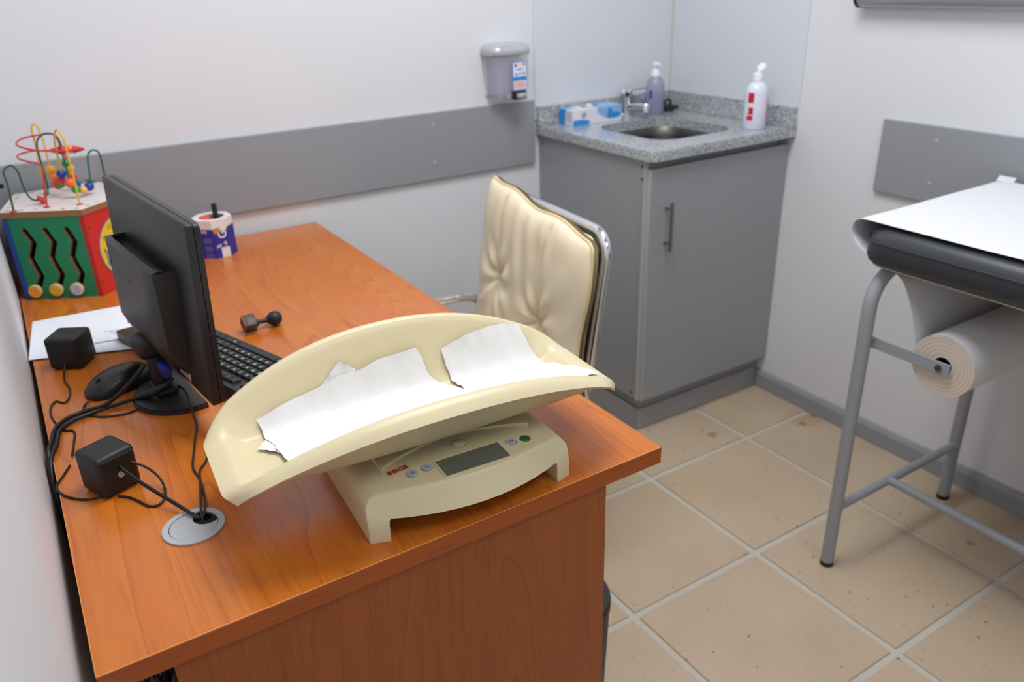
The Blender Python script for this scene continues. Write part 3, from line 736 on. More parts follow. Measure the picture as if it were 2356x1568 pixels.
# ================================================================== speakers
def speaker(label, c, rz, sz, badge):
    t = thing('computer_speaker', label, 'speaker', (c[0], c[1], H), rz, 'cube speakers on the desk')
    a, h = sz
    bd = G().box((0, 0, h/2+0.001), (a, a, h-0.002), 0.006, 3).obj('cabinet', M_blackp, t)
    back = G().box((0, -a/2-0.0004, h/2), (a*0.80, 0.0012, h*0.80), 0.0005, 1).obj('rear_plate', M_blackr, t)
    for sx in (-1, 1):
        for sz_ in (-1, 1): G().lathe([(0.0024, 0.0), (0.0024, 0.0012), (0.0014, 0.0012), (0.0014, 0.0003), (0, 0.0003)], 10, frame((sx*a*0.36, -a/2-0.0004, h/2+sz_*h*0.36), (1, 0, 0), (0, -1, 0))).obj('screw', M_blackd, back)
    G().lathe([(0.024, 0), (0.024, 0.001), (0.021, 0.0012), (0.012, -0.002), (0, -0.001)], 24, frame((0, a/2, h/2), (1, 0, 0), (0, 1, 0))).obj('driver', M_blackr, t)
    for sx in (-1, 1):
        for sy in (-1, 1): G().lathe([(0.004, 0), (0.004, 0.0015)], 10, Matrix.Translation((sx*a*0.36, sy*a*0.36, 0))).obj('foot', M_blackr, t)
    if badge:
        M_bad = mat('badge_pale', (190, 186, 184), 0.5)
        bg = G().lathe([(0.0046, 0), (0.0046, 0.0006), (0, 0.0006)], 20, frame((0.001, -a/2-0.001, h*0.46), (1, 0, 0), (0, -1, 0))).obj('quality_badge', M_bad, back)
        G().lathe([(0.0031, 0.0007), (0.0034, 0.0007), (0.0034, 0.0005), (0.0031, 0.0005)], 16, frame((0.001, -a/2-0.001, h*0.46), (1, 0, 0), (0, -1, 0)), cap=False).obj('badge_print', M_inkb, bg)
        G().box((0.001, -a/2-0.0018, h*0.46), (0.0028, 0.0003, 0.0014), rz=0).obj('badge_print', M_inkb, bg, smooth=0)
    return t
speaker('black cube speaker without a badge, beside the white papers', (0.0655, 0.840), math.radians(-31), (0.060, 0.062), False)
speaker('black cube speaker with a round pale badge, near the cable grommet', (0.0665, 0.362), math.radians(24), (0.056, 0.063), True)

# ================================================================== cables on the desk
def cable(name, label, pts, r, sub=6, m=None, cat='cable'):
    P = [atz(u, v, H+z) for u, v, z in pts]
    o = G().tube(P, r, 8, sub=sub).obj(name, m or M_blackr, None, smooth=80)
    return tag(o, label, cat)
R1 = 0.0017
cable('speaker_cable', 'thin black cable trailing from the speaker by the papers to the nearer speaker', [(150, 838, 0.012), (147, 858, 0.003), (149, 878, R1), (160, 893, R1), (160, 912, R1), (148, 926, R1), (128, 923, R1), (116, 940, R1), (121, 963, R1), (145, 988, R1), (166, 990, R1), (172, 998, R1), (169, 1024, R1), (166, 1048, 0.002)], R1)
cable('speaker_cable', 'thin black cable looped on the desk around the left side of the nearer speaker', [(161, 1070, R1), (146, 1093, R1), (131, 1118, R1), (141, 1135, R1), (170, 1146, R1), (205, 1148, R1), (240, 1140, R1)], R1)
cable('speaker_cable', 'thin black cable making a wide loop between the nearer speaker and the grommet', [(262, 1056, 0.046), (282, 1060, 0.043), (310, 1064, 0.036), (340, 1076, 0.026), (365, 1096, 0.014), (379, 1122, 0.006), (378, 1146, 0.003), (362, 1162, R1), (340, 1163, R1), (318, 1152, R1), (295, 1143, R1), (272, 1141, R1)], R1)
for k, (du, dv, dz) in enumerate(((0, 0, 0), (4, -2, 0.003))):
    cable('speaker_cable', ('lower' if k == 0 else 'upper') + ' of two parallel black wires running from the nearer speaker into the grommet', [(258+du, 1055+dv, 0.046), (275+du, 1076+dv, 0.038+dz), (310+du, 1102+dv, 0.027+dz), (350+du, 1128+dv, 0.018+dz), (400+du, 1158+dv, 0.010+dz), (440+du, 1183+dv, 0.006), (458+du, 1194+dv, 0.001), (462+du, 1197+dv, -0.008)], 0.0016)
cable('keyboard_cable', 'thin black wire leading from behind the monitor stand down to the grommet', [(400, 884, 0.012), (418, 890, 0.010), (431, 905, 0.010), (438, 930, 0.010), (446, 955, 0.003), (453, 978, R1), (449, 1010, R1), (446, 1040, R1), (444, 1075, R1), (458, 1098, R1), (466, 1120, R1), (472, 1150, 0.003), (470, 1178, 0.004), (465, 1196, -0.001), (464, 1199, -0.008)], R1)
cable('scale_cable', 'thin black wire coming from under the scale tray to the grommet', [(490, 1020, R1), (478, 1045, R1), (473, 1062, R1), (460, 1082, R1), (461, 1110, R1), (462, 1150, 0.003), (463, 1180, 0.004), (467, 1197, -0.001), (468, 1200, -0.008)], R1)
# two thick monitor leads, over the left edge and down behind the desk
def lead(name, label, pts, tail, r):
    P = [atz(u, v, H+z) for u, v, z in pts] + [Vector(p) for p in tail]
    return tag(G().tube(P, r, 10, sub=6).obj(name, M_blackr, None, smooth=80), label, 'cable')
lead('monitor_power_lead', 'thick black power lead arching from high on the stand over the desk edge', [(332, 838, 0.078), (318, 858, 0.066), (292, 888, 0.045), (265, 915, 0.022), (235, 934, 0.010), (190, 947, 0.005), (155, 962, 0.005), (128, 985, 0.005)], [(0.004, 0.535, H+0.007), (-0.0045, 0.500, H-0.002), (-0.006, 0.450, H-0.05), (-0.006, 0.38, H-0.16), (-0.006, 0.30, H-0.30)], 0.0036)
lead('monitor_video_lead', 'thick black video lead with a moulded plug running beside the power lead', [(398, 868, 0.040), (378, 888, 0.030), (352, 903, 0.020), (330, 910, 0.014), (300, 920, 0.008), (262, 932, 0.005), (215, 948, 0.005), (170, 966, 0.005), (138, 990, 0.005)], [(0.010, 0.520, H+0.007), (-0.004, 0.474, H-0.002), (-0.0065, 0.415, H-0.06), (-0.0065, 0.345, H-0.18), (-0.0065, 0.25, H-0.32)], 0.0034)
a_, b_ = atz(352, 903, H+0.020), atz(326, 911, H+0.013)
a2 = atz(382, 885, H+0.031)
pg_ = tag(G().tube([b_, b_.lerp(a_, 0.3), a_, a2], [0.0045, 0.0068, 0.0072, 0.0050], 12).obj('video_adapter_plug', M_blackp, None, smooth=50), 'black moulded plug of the video lead beside the monitor stand', 'plug')
cable('mouse_cable', 'thin black mouse cable curling out under the monitor leads', [(207, 923, 0.005), (198, 928, 0.003), (192, 938, R1), (193, 948, R1), (206, 955, R1), (240, 958, R1), (285, 952, R1), (320, 940, R1)], R1)
# dark leads hanging under the desk near the wall
for k, (dx, x1) in enumerate(((0.02, 0.05), (0.035, 0.07), (0.05, 0.03))):
    tag(G().tube([(GC[0]+dx-0.02, GC[1], H-0.02), (0.06+dx, 0.15, 0.62), (0.04+dx, 0.08, 0.60-0.02*k), (x1, 0.05, 0.66-0.01*k), (x1-0.01, 0.16, 0.55), (0.03, 0.3, 0.30)], 0.0035, 8, sub=6).obj('hanging_cable', M_blackr, None, smooth=80), ('thickest' if k == 3 else ('first', 'second', 'third')[k]) + ' black cable from the left, hanging under the near desk corner', 'cable')

# ================================================================== mouse
mrz_ = math.atan2(0.25, 0.97)
ms = thing('computer_mouse', 'black wired computer mouse on the desk beside the monitor stand', 'mouse', (0.1225, 0.684, H), mrz_)
# local: -x front (buttons), +x palm end
def mouse_fn(a, b):
    t = -1+2*a; L = 0.058
    th = PI*b                                # across: from +y over the top to -y
    wv = (0.027+0.006*math.cos(t*1.6+0.5))*(1-abs(t)**5)**0.5
    hh = (0.030*(1-((t-0.25)/1.3)**2))*(1-abs(t)**7)**0.45 + 0.004
    c = math.cos(th); s_ = math.sin(th)
    return Vector((L*t, wv*sgn(c)*abs(c)**0.6, 0.002 + hh*s_**0.75))
G().sheet(mouse_fn, 26, 18, 0.001).obj('shell', mat('mouse_black', (24, 24, 25), 0.32), ms, smooth=80)
G().prism([(0.058*t, s_*(0.027+0.006*math.cos(t*1.6+0.5))*(1-abs(t)**5)**0.5*0.97) for s_, rng in ((1, range(-19, 20)), (-1, range(19, -20, -1))) for t in [k/20 for k in rng]], 0.0, 0.003).obj('base_plate', M_blackr, ms, smooth=0)
wz = mouse_fn(0.24, 0.5)
wh = G().lathe([(0.0, -0.003), (0.0075, -0.003), (0.0085, -0.0015), (0.0085, 0.0015), (0.0075, 0.003), (0, 0.003)], 20, frame((wz.x, 0, wz.z-0.0055), (1, 0, 0), (0, 1, 0))).obj('wheel', M_blackd, ms)
pp = [mouse_fn(0.03+0.012*i, 0.5)+Vector((0, 0, 0.0002)) for i in range(36)]
G().tube(pp, 0.0005, 5).obj('button_seam', M_blackd, ms)

# ================================================================== papers on the desk
M_ink = mat('pen_ink', (120, 120, 172), 0.7)
def sheet_on_desk(name, label, corners, z, seed, cat='paper', scrib=False):
    C_ = [atz(u, v, H+z) for u, v in corners]
    t = thing(name, label, cat, (0, 0, 0))
    def fn(a, b):
        p = (C_[0]*(1-a)+C_[1]*a)*(1-b)+(C_[3]*(1-a)+C_[2]*a)*b
        p.z = H+z+0.0008*(1+noise.noise(Vector((p.x*18, p.y*18, seed)))) ; return p
    G().sheet(fn, 14, 14, 0.0004).obj('sheet', M_paper, t, smooth=60)
    if scrib:
        for k in range(7):
            a0 = 0.45+0.05*(k % 3)+0.02*k; b0 = 0.35+0.07*k
            pts = [fn(min(0.95, a0+0.03*i+0.01*math.sin(i*2.1+k)), b0+0.02*math.sin(i*3.1+k*1.3)) + Vector((0, 0, 0.0006)) for i in range(8)]
            G().tube(pts, 0.0005, 4, sub=3).obj('handwriting', M_ink, t)
    return t
sheet_on_desk('paper_sheet', 'lower white sheet of paper peeking out at the front of the stack by the keyboard', [(122, 770), (345, 735), (262, 792), (205, 802)], 0.0006, 3)
sheet_on_desk('paper_sheet', 'large white sheet of paper reaching to the wall, in front of the toy', [(75, 741), (296, 701), (330, 800), (66, 829)], 0.0024, 4)
sheet_on_desk('paper_sheet', 'white sheet with blue handwriting on top of the stack beside the monitor', [(150, 762), (330, 745), (330, 770), (190, 795)], 0.0046, 5, scrib=True)
tag(G().tube([atz(98, 824, H+0.0025), atz(118, 818, H+0.0025)], 0.0022, 8).obj('white_pen', M_white), 'white pen tip sticking out from under the papers beside the speaker', 'pen')

# ================================================================== rubber stamp
st = thing('rubber_stamp', 'small rubber stamp with a black ball handle lying on the desk', 'stamp', (0.3835, 0.787, H), math.radians(4))
M_stw = mat('stamp_wood', (74, 56, 46), 0.45, var=0.25, vscale=120); M_stp = mat('stamp_rubber', (150, 84, 64), 0.6, var=0.2, vscale=200)
# local: +x towards the ball
Ms_ = Matrix.Translation((0, 0, 0.0155)) @ Matrix.Rotation(math.radians(40), 4, 'X')
G().box((0, 0, 0), (0.023, 0.028, 0.026), 0.0025, 2, M=Matrix.Translation((-0.004, 0, 0.0190)) @ Matrix.Rotation(math.radians(36), 4, 'X')).obj('block', M_stw, st)
G().box((-0.0125, 0, 0), (0.003, 0.027, 0.025), 0.0006, 1, M=Matrix.Translation((-0.004, 0, 0.0190)) @ Matrix.Rotation(math.radians(36), 4, 'X')).obj('stamp_pad', M_stp, st)
prof = [(0.0085, 0.0), (0.0085, 0.003), (0.0048, 0.005), (0.0042, 0.014), (0.0052, 0.022), (0.0100, 0.027), (0.0140, 0.033), (0.0150, 0.039), (0.0136, 0.046), (0.0088, 0.0515), (0.0, 0.0535)]
G().lathe(prof, 24, frame((0.008, 0, 0.0165), (0, 1, 0), (1, 0, -0.02))).obj('handle', M_blackp, st)

# ================================================================== pencil holder
CPC = Vector((0.4525, 1.3505)); CR = 0.0485; ca0 = math.radians(-106.2)
cp = thing('pencil_holder', 'octagonal white and blue cardboard pencil holder printed with a calendar', 'pencil holder', (CPC.x, CPC.y, H))
def octa(r): return [(r*math.cos(ca0+k*PI/4), r*math.sin(ca0+k*PI/4)) for k in range(8)]
M_card = mat('card_white', (232, 226, 224), 0.6, var=0.05, vscale=40); M_blue = mat('print_blue', (46, 44, 150), 0.5, var=0.06, vscale=50); M_gold = mat('print_gold', (196, 138, 44), 0.5)
M_cin = mat('card_inside', (96, 52, 40), 0.7)
CH = 0.098
wl = G().prism(octa(CR), 0.0, CH-0.004, holes=[octa(CR-0.006)]).obj('wall', M_card, cp, smooth=0)
G().prism(octa(CR-0.0002), CH-0.004, CH, holes=[circ(0, 0, 0.0315, n=24)]).obj('top_rim', M_card, cp, smooth=0)
G().prism(octa(CR-0.007), 0.0005, 0.003).obj('bottom', M_cin, cp, smooth=0)
g = G(); ring = octa(CR+0.0005); rin = octa(CR-0.0004)
def face_quad(g, k, s0, s1, z0, z1, off_=0.0007):
    a = Vector(octa(CR)[k % 8]); b = Vector(octa(CR)[(k+1) % 8]); n = Vector(((b-a).y, -(b-a).x)).normalized()
    p = a.lerp(b, s0)+n*off_; q = a.lerp(b, s1)+n*off_; p2 = p-n*0.0012; q2 = q-n*0.0012
    g.add([(p.x, p.y, z0), (q.x, q.y, z0), (q.x, q.y, z1), (p.x, p.y, z1), (p2.x, p2.y, z0), (q2.x, q2.y, z0), (q2.x, q2.y, z1), (p2.x, p2.y, z1)],
          [(0, 1, 2, 3), (5, 4, 7, 6), (4, 0, 3, 7), (1, 5, 6, 2), (3, 2, 6, 7), (4, 5, 1, 0)])
for k in range(8):
    if k == 0:
        g = G(); face_quad(g, 0, 0, 0.42, 0.0, 0.074); face_quad(g, 0, 0.42, 1.0, 0.027, 0.070)
    else:
        g = G(); face_quad(g, k, 0, 1, 0.0, 0.076)
    g.obj('printed_panel', M_blue, wl, smooth=0)
g = G(); face_quad(g, 0, 0.08, 0.52, 0.064, 0.078, 0.0012); g.obj('gold_print', M_gold, wl, smooth=0)
def face_M(k, s, z, off_=0.001):
    a = Vector(octa(CR)[k % 8]); b = Vector(octa(CR)[(k+1) % 8]); n = Vector(((b-a).y, -(b-a).x)).normalized(); p = a.lerp(b, s)+n*off_
    return frame((p.x, p.y, z), ((b-a).x, (b-a).y, 0), (n.x, n.y, 0))
text('brand_print', 'G', 0.030, M_card, wl, face_M(0, 0.66, 0.060) @ Matrix.Rotation(PI/2, 4, 'Z'), 0.0002, 0.0006)
text('brand_print', 'ub', 0.011, M_card, wl, face_M(0, 0.74, 0.036) @ Matrix.Rotation(PI/2, 4, 'Z'), 0.0002, 0.0002)
for r_ in (0.005, 0.008, 0.011):
    Mf = face_M(0, 0.42, 0.026)
    G().tube([Mf @ Vector((r_*math.cos(a), r_*math.sin(a)*0.8, 0)) for a in [PI*0.45+PI*0.5*i/8 for i in range(9)]], 0.0008, 5).obj('wave_print', M_card, wl)
for k_, (s0, s1) in enumerate(((0.24, 0.36), (0.40, 0.44), (0.48, 0.60))):
    g = G(); face_quad(g, 7, s0, s1, 0.0665, 0.0735, 0.0010); g.obj('year_print', mat('print_pink', (220, 190, 200), 0.6), wl, smooth=0)
M_pl = mat('print_pale', (120, 122, 190), 0.6)
for rr in range(3):
    for ln_ in range(5):
        g = G(); face_quad(g, 7, 0.30, 0.88, 0.052-rr*0.0205-ln_*0.0028, 0.0530-rr*0.0205-ln_*0.0028, 0.0010); g.obj('calendar_print', M_pl, wl, smooth=0)
mk = thing('marker_pen', 'black marker pen standing in the pencil holder', 'pen', (CPC.x+0.010, CPC.y-0.004, H+0.004))
mkt = Vector((0.006, 0.002, 1)).normalized()
G().tube([(0, 0, 0), mkt*0.10], 0.006, 14).obj('barrel', M_blackp, mk); G().tube([mkt*0.075, mkt*0.122, mkt*0.126], [0.0068, 0.0068, 0.0055], 14).obj('cap', M_blackm, mk)
tag(G().lathe([(0, -0.010), (0.010, -0.008), (0.0155, 0.0), (0.0155, 0.05), (0.0150, 0.078), (0.011, 0.085), (0, 0.088)], 20).obj('orange_highlighter', mat('orange_plastic', (236, 84, 40), 0.4), None, (CPC.x-0.0145, CPC.y-0.004, H+0.014)), 'bright orange rounded pen top inside the pencil holder', 'pen')

# ================================================================== activity cube toy
TC = Vector((0.145, 1.340)); TR_ = 0.1475; ta0 = math.radians(204)
toy = thing('activity_cube_toy', 'wooden five-sided activity toy with green and red panels and bead wires on top', 'toy', (TC.x, TC.y, H))
def pent(r): return [Vector((r*math.cos(ta0+k*2*PI/5), r*math.sin(ta0+k*2*PI/5))) for k in range(5)]
TH = 0.187; TB = 0.0135
PV = pent(TR_)
cols = [mat('toy_green', (14, 128, 84), 0.35), mat('toy_red', (206, 46, 40), 0.35), mat('toy_yellow', (224, 184, 40), 0.4), mat('toy_orange', (222, 120, 40), 0.4), mat('toy_blue', (30, 66, 150), 0.4)]
M_mdf = mat('mdf_edge', (150, 106, 66), 0.7, var=0.08, vscale=90); M_birch = mat('toy_top_white', (224, 216, 212), 0.5)
M_redg = mat('toy_red_edge', (178, 30, 34), 0.4)
TP = 0.011
def toy_face(k):
    a = PV[k]; b = PV[(k+1) % 5]; d = (b-a).normalized(); n = Vector((d.y, -d.x)); return a, b, d, n
def face_uv(k, u, v):
    """photo point -> (distance along the panel, height) on panel k"""
    a, b, d, n = toy_face(k); A = Vector((TC.x+a.x, TC.y+a.y, H)); N = Vector((n.x, n.y, 0)); r = ray(u, v)
    t = (A-CAM).dot(N)/r.dot(N); P = CAM+r*t; q = P-A; return q.x*d.x+q.y*d.y, q.z
def panel_M(k):
    a, b, d, n = toy_face(k)
    return Matrix(((d.x, 0, n.x, a.x), (d.y, 0, n.y, a.y), (0, 1, 0, 0), (0, 0, 0, 1)))   # x along, y up, z outwards
def ribbon(pts, w):
    P = [Vector(p) for p in pts]; L_ = []; R_ = []
    for i in range(len(P)):
        a = P[max(0, i-1)]; b = P[min(len(P)-1, i+1)]; t = (b-a).normalized(); n = Vector((-t.y, t.x))
        if 0 < i < len(P)-1:
            t1 = (P[i]-a).normalized(); k_ = 1/max(0.6, abs(t1.dot(t)));
        else: k_ = 1
        L_.append(P[i]+n*w*k_); R_.append(P[i]-n*w*k_)
    e = P[0]+(P[0]-P[1]).normalized()*w*0.9; f_ = P[-1]+(P[-1]-P[-2]).normalized()*w*0.9
    return [tuple(p) for p in [e]+L_+[f_]+R_[::-1]]
zz = 300/2045
def zt_(x, y): return (x*zz, 470+y*zz)
slots = [[(375, 410), (530, 610), (490, 850), (655, 1130), (615, 1290)], [(700, 395), (850, 600), (815, 830), (975, 1110), (935, 1270)], [(1035, 380), (1170, 585), (1135, 820), (1290, 1095), (1255, 1250)]]
SL = (PV[1]-PV[0]).length
sl2 = [[face_uv(0, *zt_(*p)) for p in s_] for s_ in slots]
holes = [ribbon(s_, 0.0062) for s_ in sl2]
gp = G().prism([(TP, 0), (SL-TP*0.9, 0), (SL-TP*0.9, TH), (TP, TH)], -TP, 0.0, panel_M(0), holes=holes)
n_s = len(gp.f); gp.mi = [0]*n_s
tp = gp.obj('green_panel', [cols[0], M_mdf], toy, smooth=0)
for p in tp.data.polygons:
    if len(p.vertices) == 4 and abs(p.normal.dot(Vector((*toy_face(0)[3], 0)))) < 0.3: p.material_index = 1
for k in range(1, 5):
    nm = ['green', 'red', 'yellow', 'orange', 'blue'][k]
    # each side board runs past its neighbour: its end edge shows at the corner
    G().prism([(0.0, 0), (SL-(TP if k != 4 else 0.0), 0), (SL-(TP if k != 4 else 0.0), TH), (0.0, TH)], -TP, 0.0, panel_M(k)).obj(nm+'_panel', cols[k], toy, smooth=0)
a, b, d, n = toy_face(0)
G().box((SL-TP*0.45, TH/2, -TP/2+0.0004), (TP*0.9, TH, TP+0.0006), M=panel_M(0)).obj('corner_edge', M_redg, toy, smooth=0)
G().box((TP*0.5, TH/2, -TP/2+0.0004), (TP, TH, TP+0.0006), M=panel_M(0)).obj('corner_edge', cols[4], toy, smooth=0)
G().prism([tuple(p) for p in pent(TR_-0.015)], 0.0, 0.008).obj('floor_board', M_mdf, toy, smooth=0)
tb = G().prism([tuple(p) for p in pent(TR_+0.003)], TH, TH+TB-0.0006).obj('top_board', M_mdf, toy, smooth=0)
G().prism([tuple(p) for p in pent(TR_+0.0028)], TH+TB-0.0006, TH+TB).obj('top_laminate', M_birch, tb, smooth=0)
# printed letters round the top
pcol = [mat('top_print_red', (206, 84, 92), 0.6), mat('top_print_blue', (110, 160, 210), 0.6), mat('top_print_green', (120, 176, 140), 0.6), mat('top_print_yellow', (222, 204, 110), 0.6)]
rnd = random.Random(3); lets = 'ABCDEFGHIJKLMNOPQRSTUVWXYZ'
for k in range(26):
    f_ = k/26*5; i_ = int(f_); t_ = f_-i_; a = pent(TR_-0.016)[i_]; b = pent(TR_-0.016)[(i_+1) % 5]; p = a.lerp(b, t_)
    text('letter_print', lets[k], 0.016, pcol[k % 4], tb, Matrix.Translation((p.x, p.y, TH+TB+0.0001)) @ Matrix.Rotation(rnd.uniform(-0.5, 0.5)+k/26*2*PI+2.0, 4, 'Z'), 0.0002, 0.0004)
# knobs at the slots
kcol = [((226, 110, 40), (246, 186, 60)), ((206, 162, 30), (226, 192, 60)), ((90, 140, 190), (214, 216, 220))]
for k, (s_, kc) in enumerate(zip(sl2, ((580, 1345), (910, 1320), (1232, 1310)))):
    q = face_uv(0, *zt_(*kc)); Mk = panel_M(0) @ Matrix.Translation((q[0], q[1], 0))
    kn = G().lathe([(0.004, -0.010), (0.004, 0.002), (0.0140, 0.002), (0.0145, 0.004), (0.0145, 0.0095), (0.0135, 0.0105), (0, 0.0105)], 28, Mk).obj('slider_knob', mat('knob_birch', (214, 190, 150), 0.5), toy)
    c1 = mat('knob_a%d' % k, kcol[k][0], 0.5); c2 = mat('knob_b%d' % k, kcol[k][1], 0.5)
    G().lathe([(0.0132, 0.0104), (0.0132, 0.0108), (0, 0.0108)], 28, Mk).obj('knob_face', c2, kn)
    sp = [Mk @ Vector((0.0006*t*math.cos(t*0.75+k), 0.0006*t*math.sin(t*0.75+k), 0.0108)) for t in [i*0.4 for i in range(2, 53)]]
    G().tube(sp, 0.0008, 4).obj('knob_spiral', c1, kn)
# clock on the red panel
cM = panel_M(1); cc = (SL*0.53, TH*0.50); cr = 0.072
M_clk = mat('clock_yellow', (232, 200, 40), 0.4); M_clb = mat('clock_blue', (96, 92, 180), 0.4); M_num = mat('clock_ink', (50, 44, 30), 0.6)
ck = G().prism(circ(*cc, cr, n=48), 0.0002, 0.0008, cM).obj('clock_rim', M_clb, toy, smooth=0)
G().prism(circ(*cc, cr-0.0025, n=48), 0.0008, 0.0012, cM).obj('clock_face', M_clk, ck, smooth=0)
for hnum in range(1, 13):
    a = PI/2-hnum*PI/6; text('clock_numeral', str(hnum), 0.014, M_num, ck, cM @ Matrix.Translation((cc[0]+0.056*math.cos(a), cc[1]+0.056*math.sin(a), 0.0013)), 0.0001, 0.0003)
for ang, ln_, c_ in ((2.0, 0.034, 'toy_hand_green'), (4.1, 0.044, 'toy_hand_red')):
    G().box((ln_/2, 0, 0.003), (ln_, 0.006, 0.002), 0.0008, 1, M=cM @ Matrix.Translation((*cc, 0)) @ Matrix.Rotation(ang, 4, 'Z')).obj('clock_hand', mat(c_, (90, 190, 170) if 'green' in c_ else (214, 60, 40), 0.4), ck)
G().lathe([(0.012, 0.001), (0.012, 0.006), (0.009, 0.008), (0, 0.008)], 20, cM @ Matrix.Translation((*cc, 0))).obj('clock_boss', mat('toy_lime', (150, 190, 60), 0.4), ck)
for zq in (0.03, 0.155): G().lathe([(0.003, 0.0002), (0.003, 0.0006), (0, 0.0006)], 10, cM @ Matrix.Translation((0.008, zq, 0))).obj('screw', M_screwd, toy)
# wires and beads
ws = 280/1756
def wp(x, y, yy):
    p = aty(x*ws, 270+y*250/1568, yy); return Vector((p.x-TC.x, p.y-TC.y, p.z-H))
TT = TH+TB
M_wg = mat('wire_green', (24, 92, 66), 0.35); M_wr = mat('wire_red', (200, 44, 52), 0.35); M_wy = mat('wire_yellow', (230, 180, 50), 0.35)
def wire(nm, m_, pts):
    P = [wp(*p) for p in pts]
    for i in (0, -1): P[i].z = TT
    for p in P: p.z = max(p.z, TT)
    P = smooth(P, 7); G().tube(P, 0.0021, 8).obj(nm, m_, toy, smooth=80)
    for i in (0, -1): G().lathe([(0.0075, 0), (0.0072, 0.0014), (0.004, 0.0022), (0, 0.0022)], 16, Matrix.Translation((P[i].x, P[i].y, TT))).obj('wire_washer', M_wr, toy)
    return P
yg = 1.305
GP = wire('green_wire', M_wg, [(190, 1325, 1.268), (110, 980, 1.270), (50, 780, 1.272), (150, 692, 1.275), (255, 780, 1.278), (330, 980, 1.285), (400, 1120, 1.295), (480, 1188, 1.300), (570, 1190, 1.305), (650, 1150, 1.315), (690, 1080, 1.33), (675, 950, 1.335), (590, 640, 1.335), (530, 380, 1.335), (590, 260, 1.335), (680, 228, 1.335), (780, 255, 1.335), (850, 360, 1.333), (930, 640, 1.325), (1000, 890, 1.315), (1050, 990, 1.312), (1120, 1050, 1.312), (1210, 1040, 1.312), (1275, 990, 1.315), (1300, 880, 1.325), (1265, 580, 1.345), (1300, 490, 1.35), (1355, 470, 1.355), (1430, 520, 1.36), (1490, 740, 1.365), (1540, 1010, 1.37)])
RP = wire('red_wire', M_wr, [(675, 1295, 1.262), (655, 1100, 1.268), (620, 850, 1.275), (590, 710, 1.285), (530, 665, 1.295), (400, 635, 1.305), (280, 600, 1.32), (248, 560, 1.345), (300, 525, 1.37), (480, 480, 1.39), (700, 478, 1.375), (860, 470, 1.35), (1000, 470, 1.33), (1110, 458, 1.322), (1050, 470, 1.315), (850, 485, 1.30), (620, 482, 1.295), (400, 455, 1.30), (270, 415, 1.315), (235, 370, 1.34), (310, 310, 1.37), (500, 262, 1.395), (700, 235, 1.40), (800, 258, 1.40), (860, 340, 1.398), (930, 520, 1.395), (1000, 740, 1.39), (1080, 920, 1.39), (1130, 1010, 1.395)])
YP = wire('yellow_wire', M_wy, [(660, 1075, 1.40), (600, 830, 1.40), (520, 430, 1.40), (462, 210, 1.40), (455, 130, 1.40), (490, 92, 1.40), (545, 140, 1.398), (610, 300, 1.395), (680, 560, 1.39), (735, 765, 1.385), (775, 880, 1.375), (830, 970, 1.36), (870, 960, 1.345), (885, 830, 1.33), (840, 600, 1.31), (790, 360, 1.29), (785, 230, 1.28), (810, 185, 1.272), (860, 210, 1.264), (920, 330, 1.255), (1000, 620, 1.25), (1080, 940, 1.245), (1160, 1275, 1.242)])
BC = dict(y=(236, 170, 52), o=(240, 146, 66), r=(222, 60, 52), b=(28, 68, 156), g=(44, 150, 62), f=(246, 104, 44), p=(248, 176, 96), d=(20, 84, 60), R=(208, 40, 44))
def bead(p, r, c, sq=1.0, axis=(0, 0, 1), cone=False):
    m_ = mat('bead_'+c, BC[c], 0.3)
    if cone: prof = [(0.002, 0), (r, r*0.1), (r*0.9, r*0.5), (0.0028, r*2.6), (0.002, r*2.6)]
    else: prof = [(r*math.cos(a), r*sq*math.sin(a)) for a in [-PI/2+PI*i/12 for i in range(13)]]
    ax = Vector(axis); x_ = ax.orthogonal()
    G().lathe(prof, 18, frame(p, x_, ax)).obj('bead', m_, toy, smooth=70)
for x_, y_, yy, r, c in ((735, 765, 1.385, 0.0118, 'y'), (785, 862, 1.378, 0.0105, 'o'), (835, 960, 1.358, 0.0120, 'r'), (885, 812, 1.33, 0.0105, 'b'), (886, 905, 1.338, 0.0092, 'r'), (876, 968, 1.340, 0.0080, 'g'),
                         (1020, 950, 1.312, 0.0112, 'f'), (1098, 1035, 1.310, 0.0100, 'g'), (1205, 1046, 1.312, 0.0086, 'p'), (1290, 995, 1.318, 0.0105, 'b'), (1015, 735, 1.392, 0.0095, 'y'), (1020, 800, 1.392, 0.0085, 'o'), (1055, 870, 1.392, 0.0100, 'r'), (1110, 970, 1.392, 0.0090, 'b'), (1020, 455, 1.332, 0.0095, 'o')):
    bead(wp(x_, y_, yy), r, c)
bead(wp(1315, 915, 1.326), 0.0115, 'd', 0.3, (0.35, 0, 0.9)); bead(wp(955, 660, 1.393), 0.0095, 'g', 1.0); bead(wp(595, 1190, 1.303), 0.0118, 'R', 0.45, (0.75, 0, 0.45))
dx_ = wp(1110, 458, 1.32)-wp(900, 470, 1.33)
bead(wp(880, 470, 1.335), 0.0095, 'R', 1, -dx_, True); bead(wp(905, 470, 1.335), 0.0095, 'R', 1.0); bead(wp(1050, 462, 1.33), 0.0090, 'R', 1, dx_, True)

# ================================================================== office chair
chz = math.radians(-4.9); CHO = Vector((0.905, 0.83, 0.0))
ch = thing('office_chair', 'cream leather office chair with a chrome frame, drawn up to the desk', 'chair', CHO, chz)
CI = (Matrix.Translation(CHO) @ Matrix.Rotation(chz, 4, 'Z')).inverted()
# local: the sitter faces -x, y runs along the back's width, z up
HW = 0.243; zb0, zb1 = 0.46, 0.842; lean_c = 0.155
def bx_(z): return 0.158 + lean_c*(z-zb0)
def back_outline(w, z0, z1, r, n=6):
    return [(y, z) for y, z in rrect(-w, z0, w, z1, r, n)]
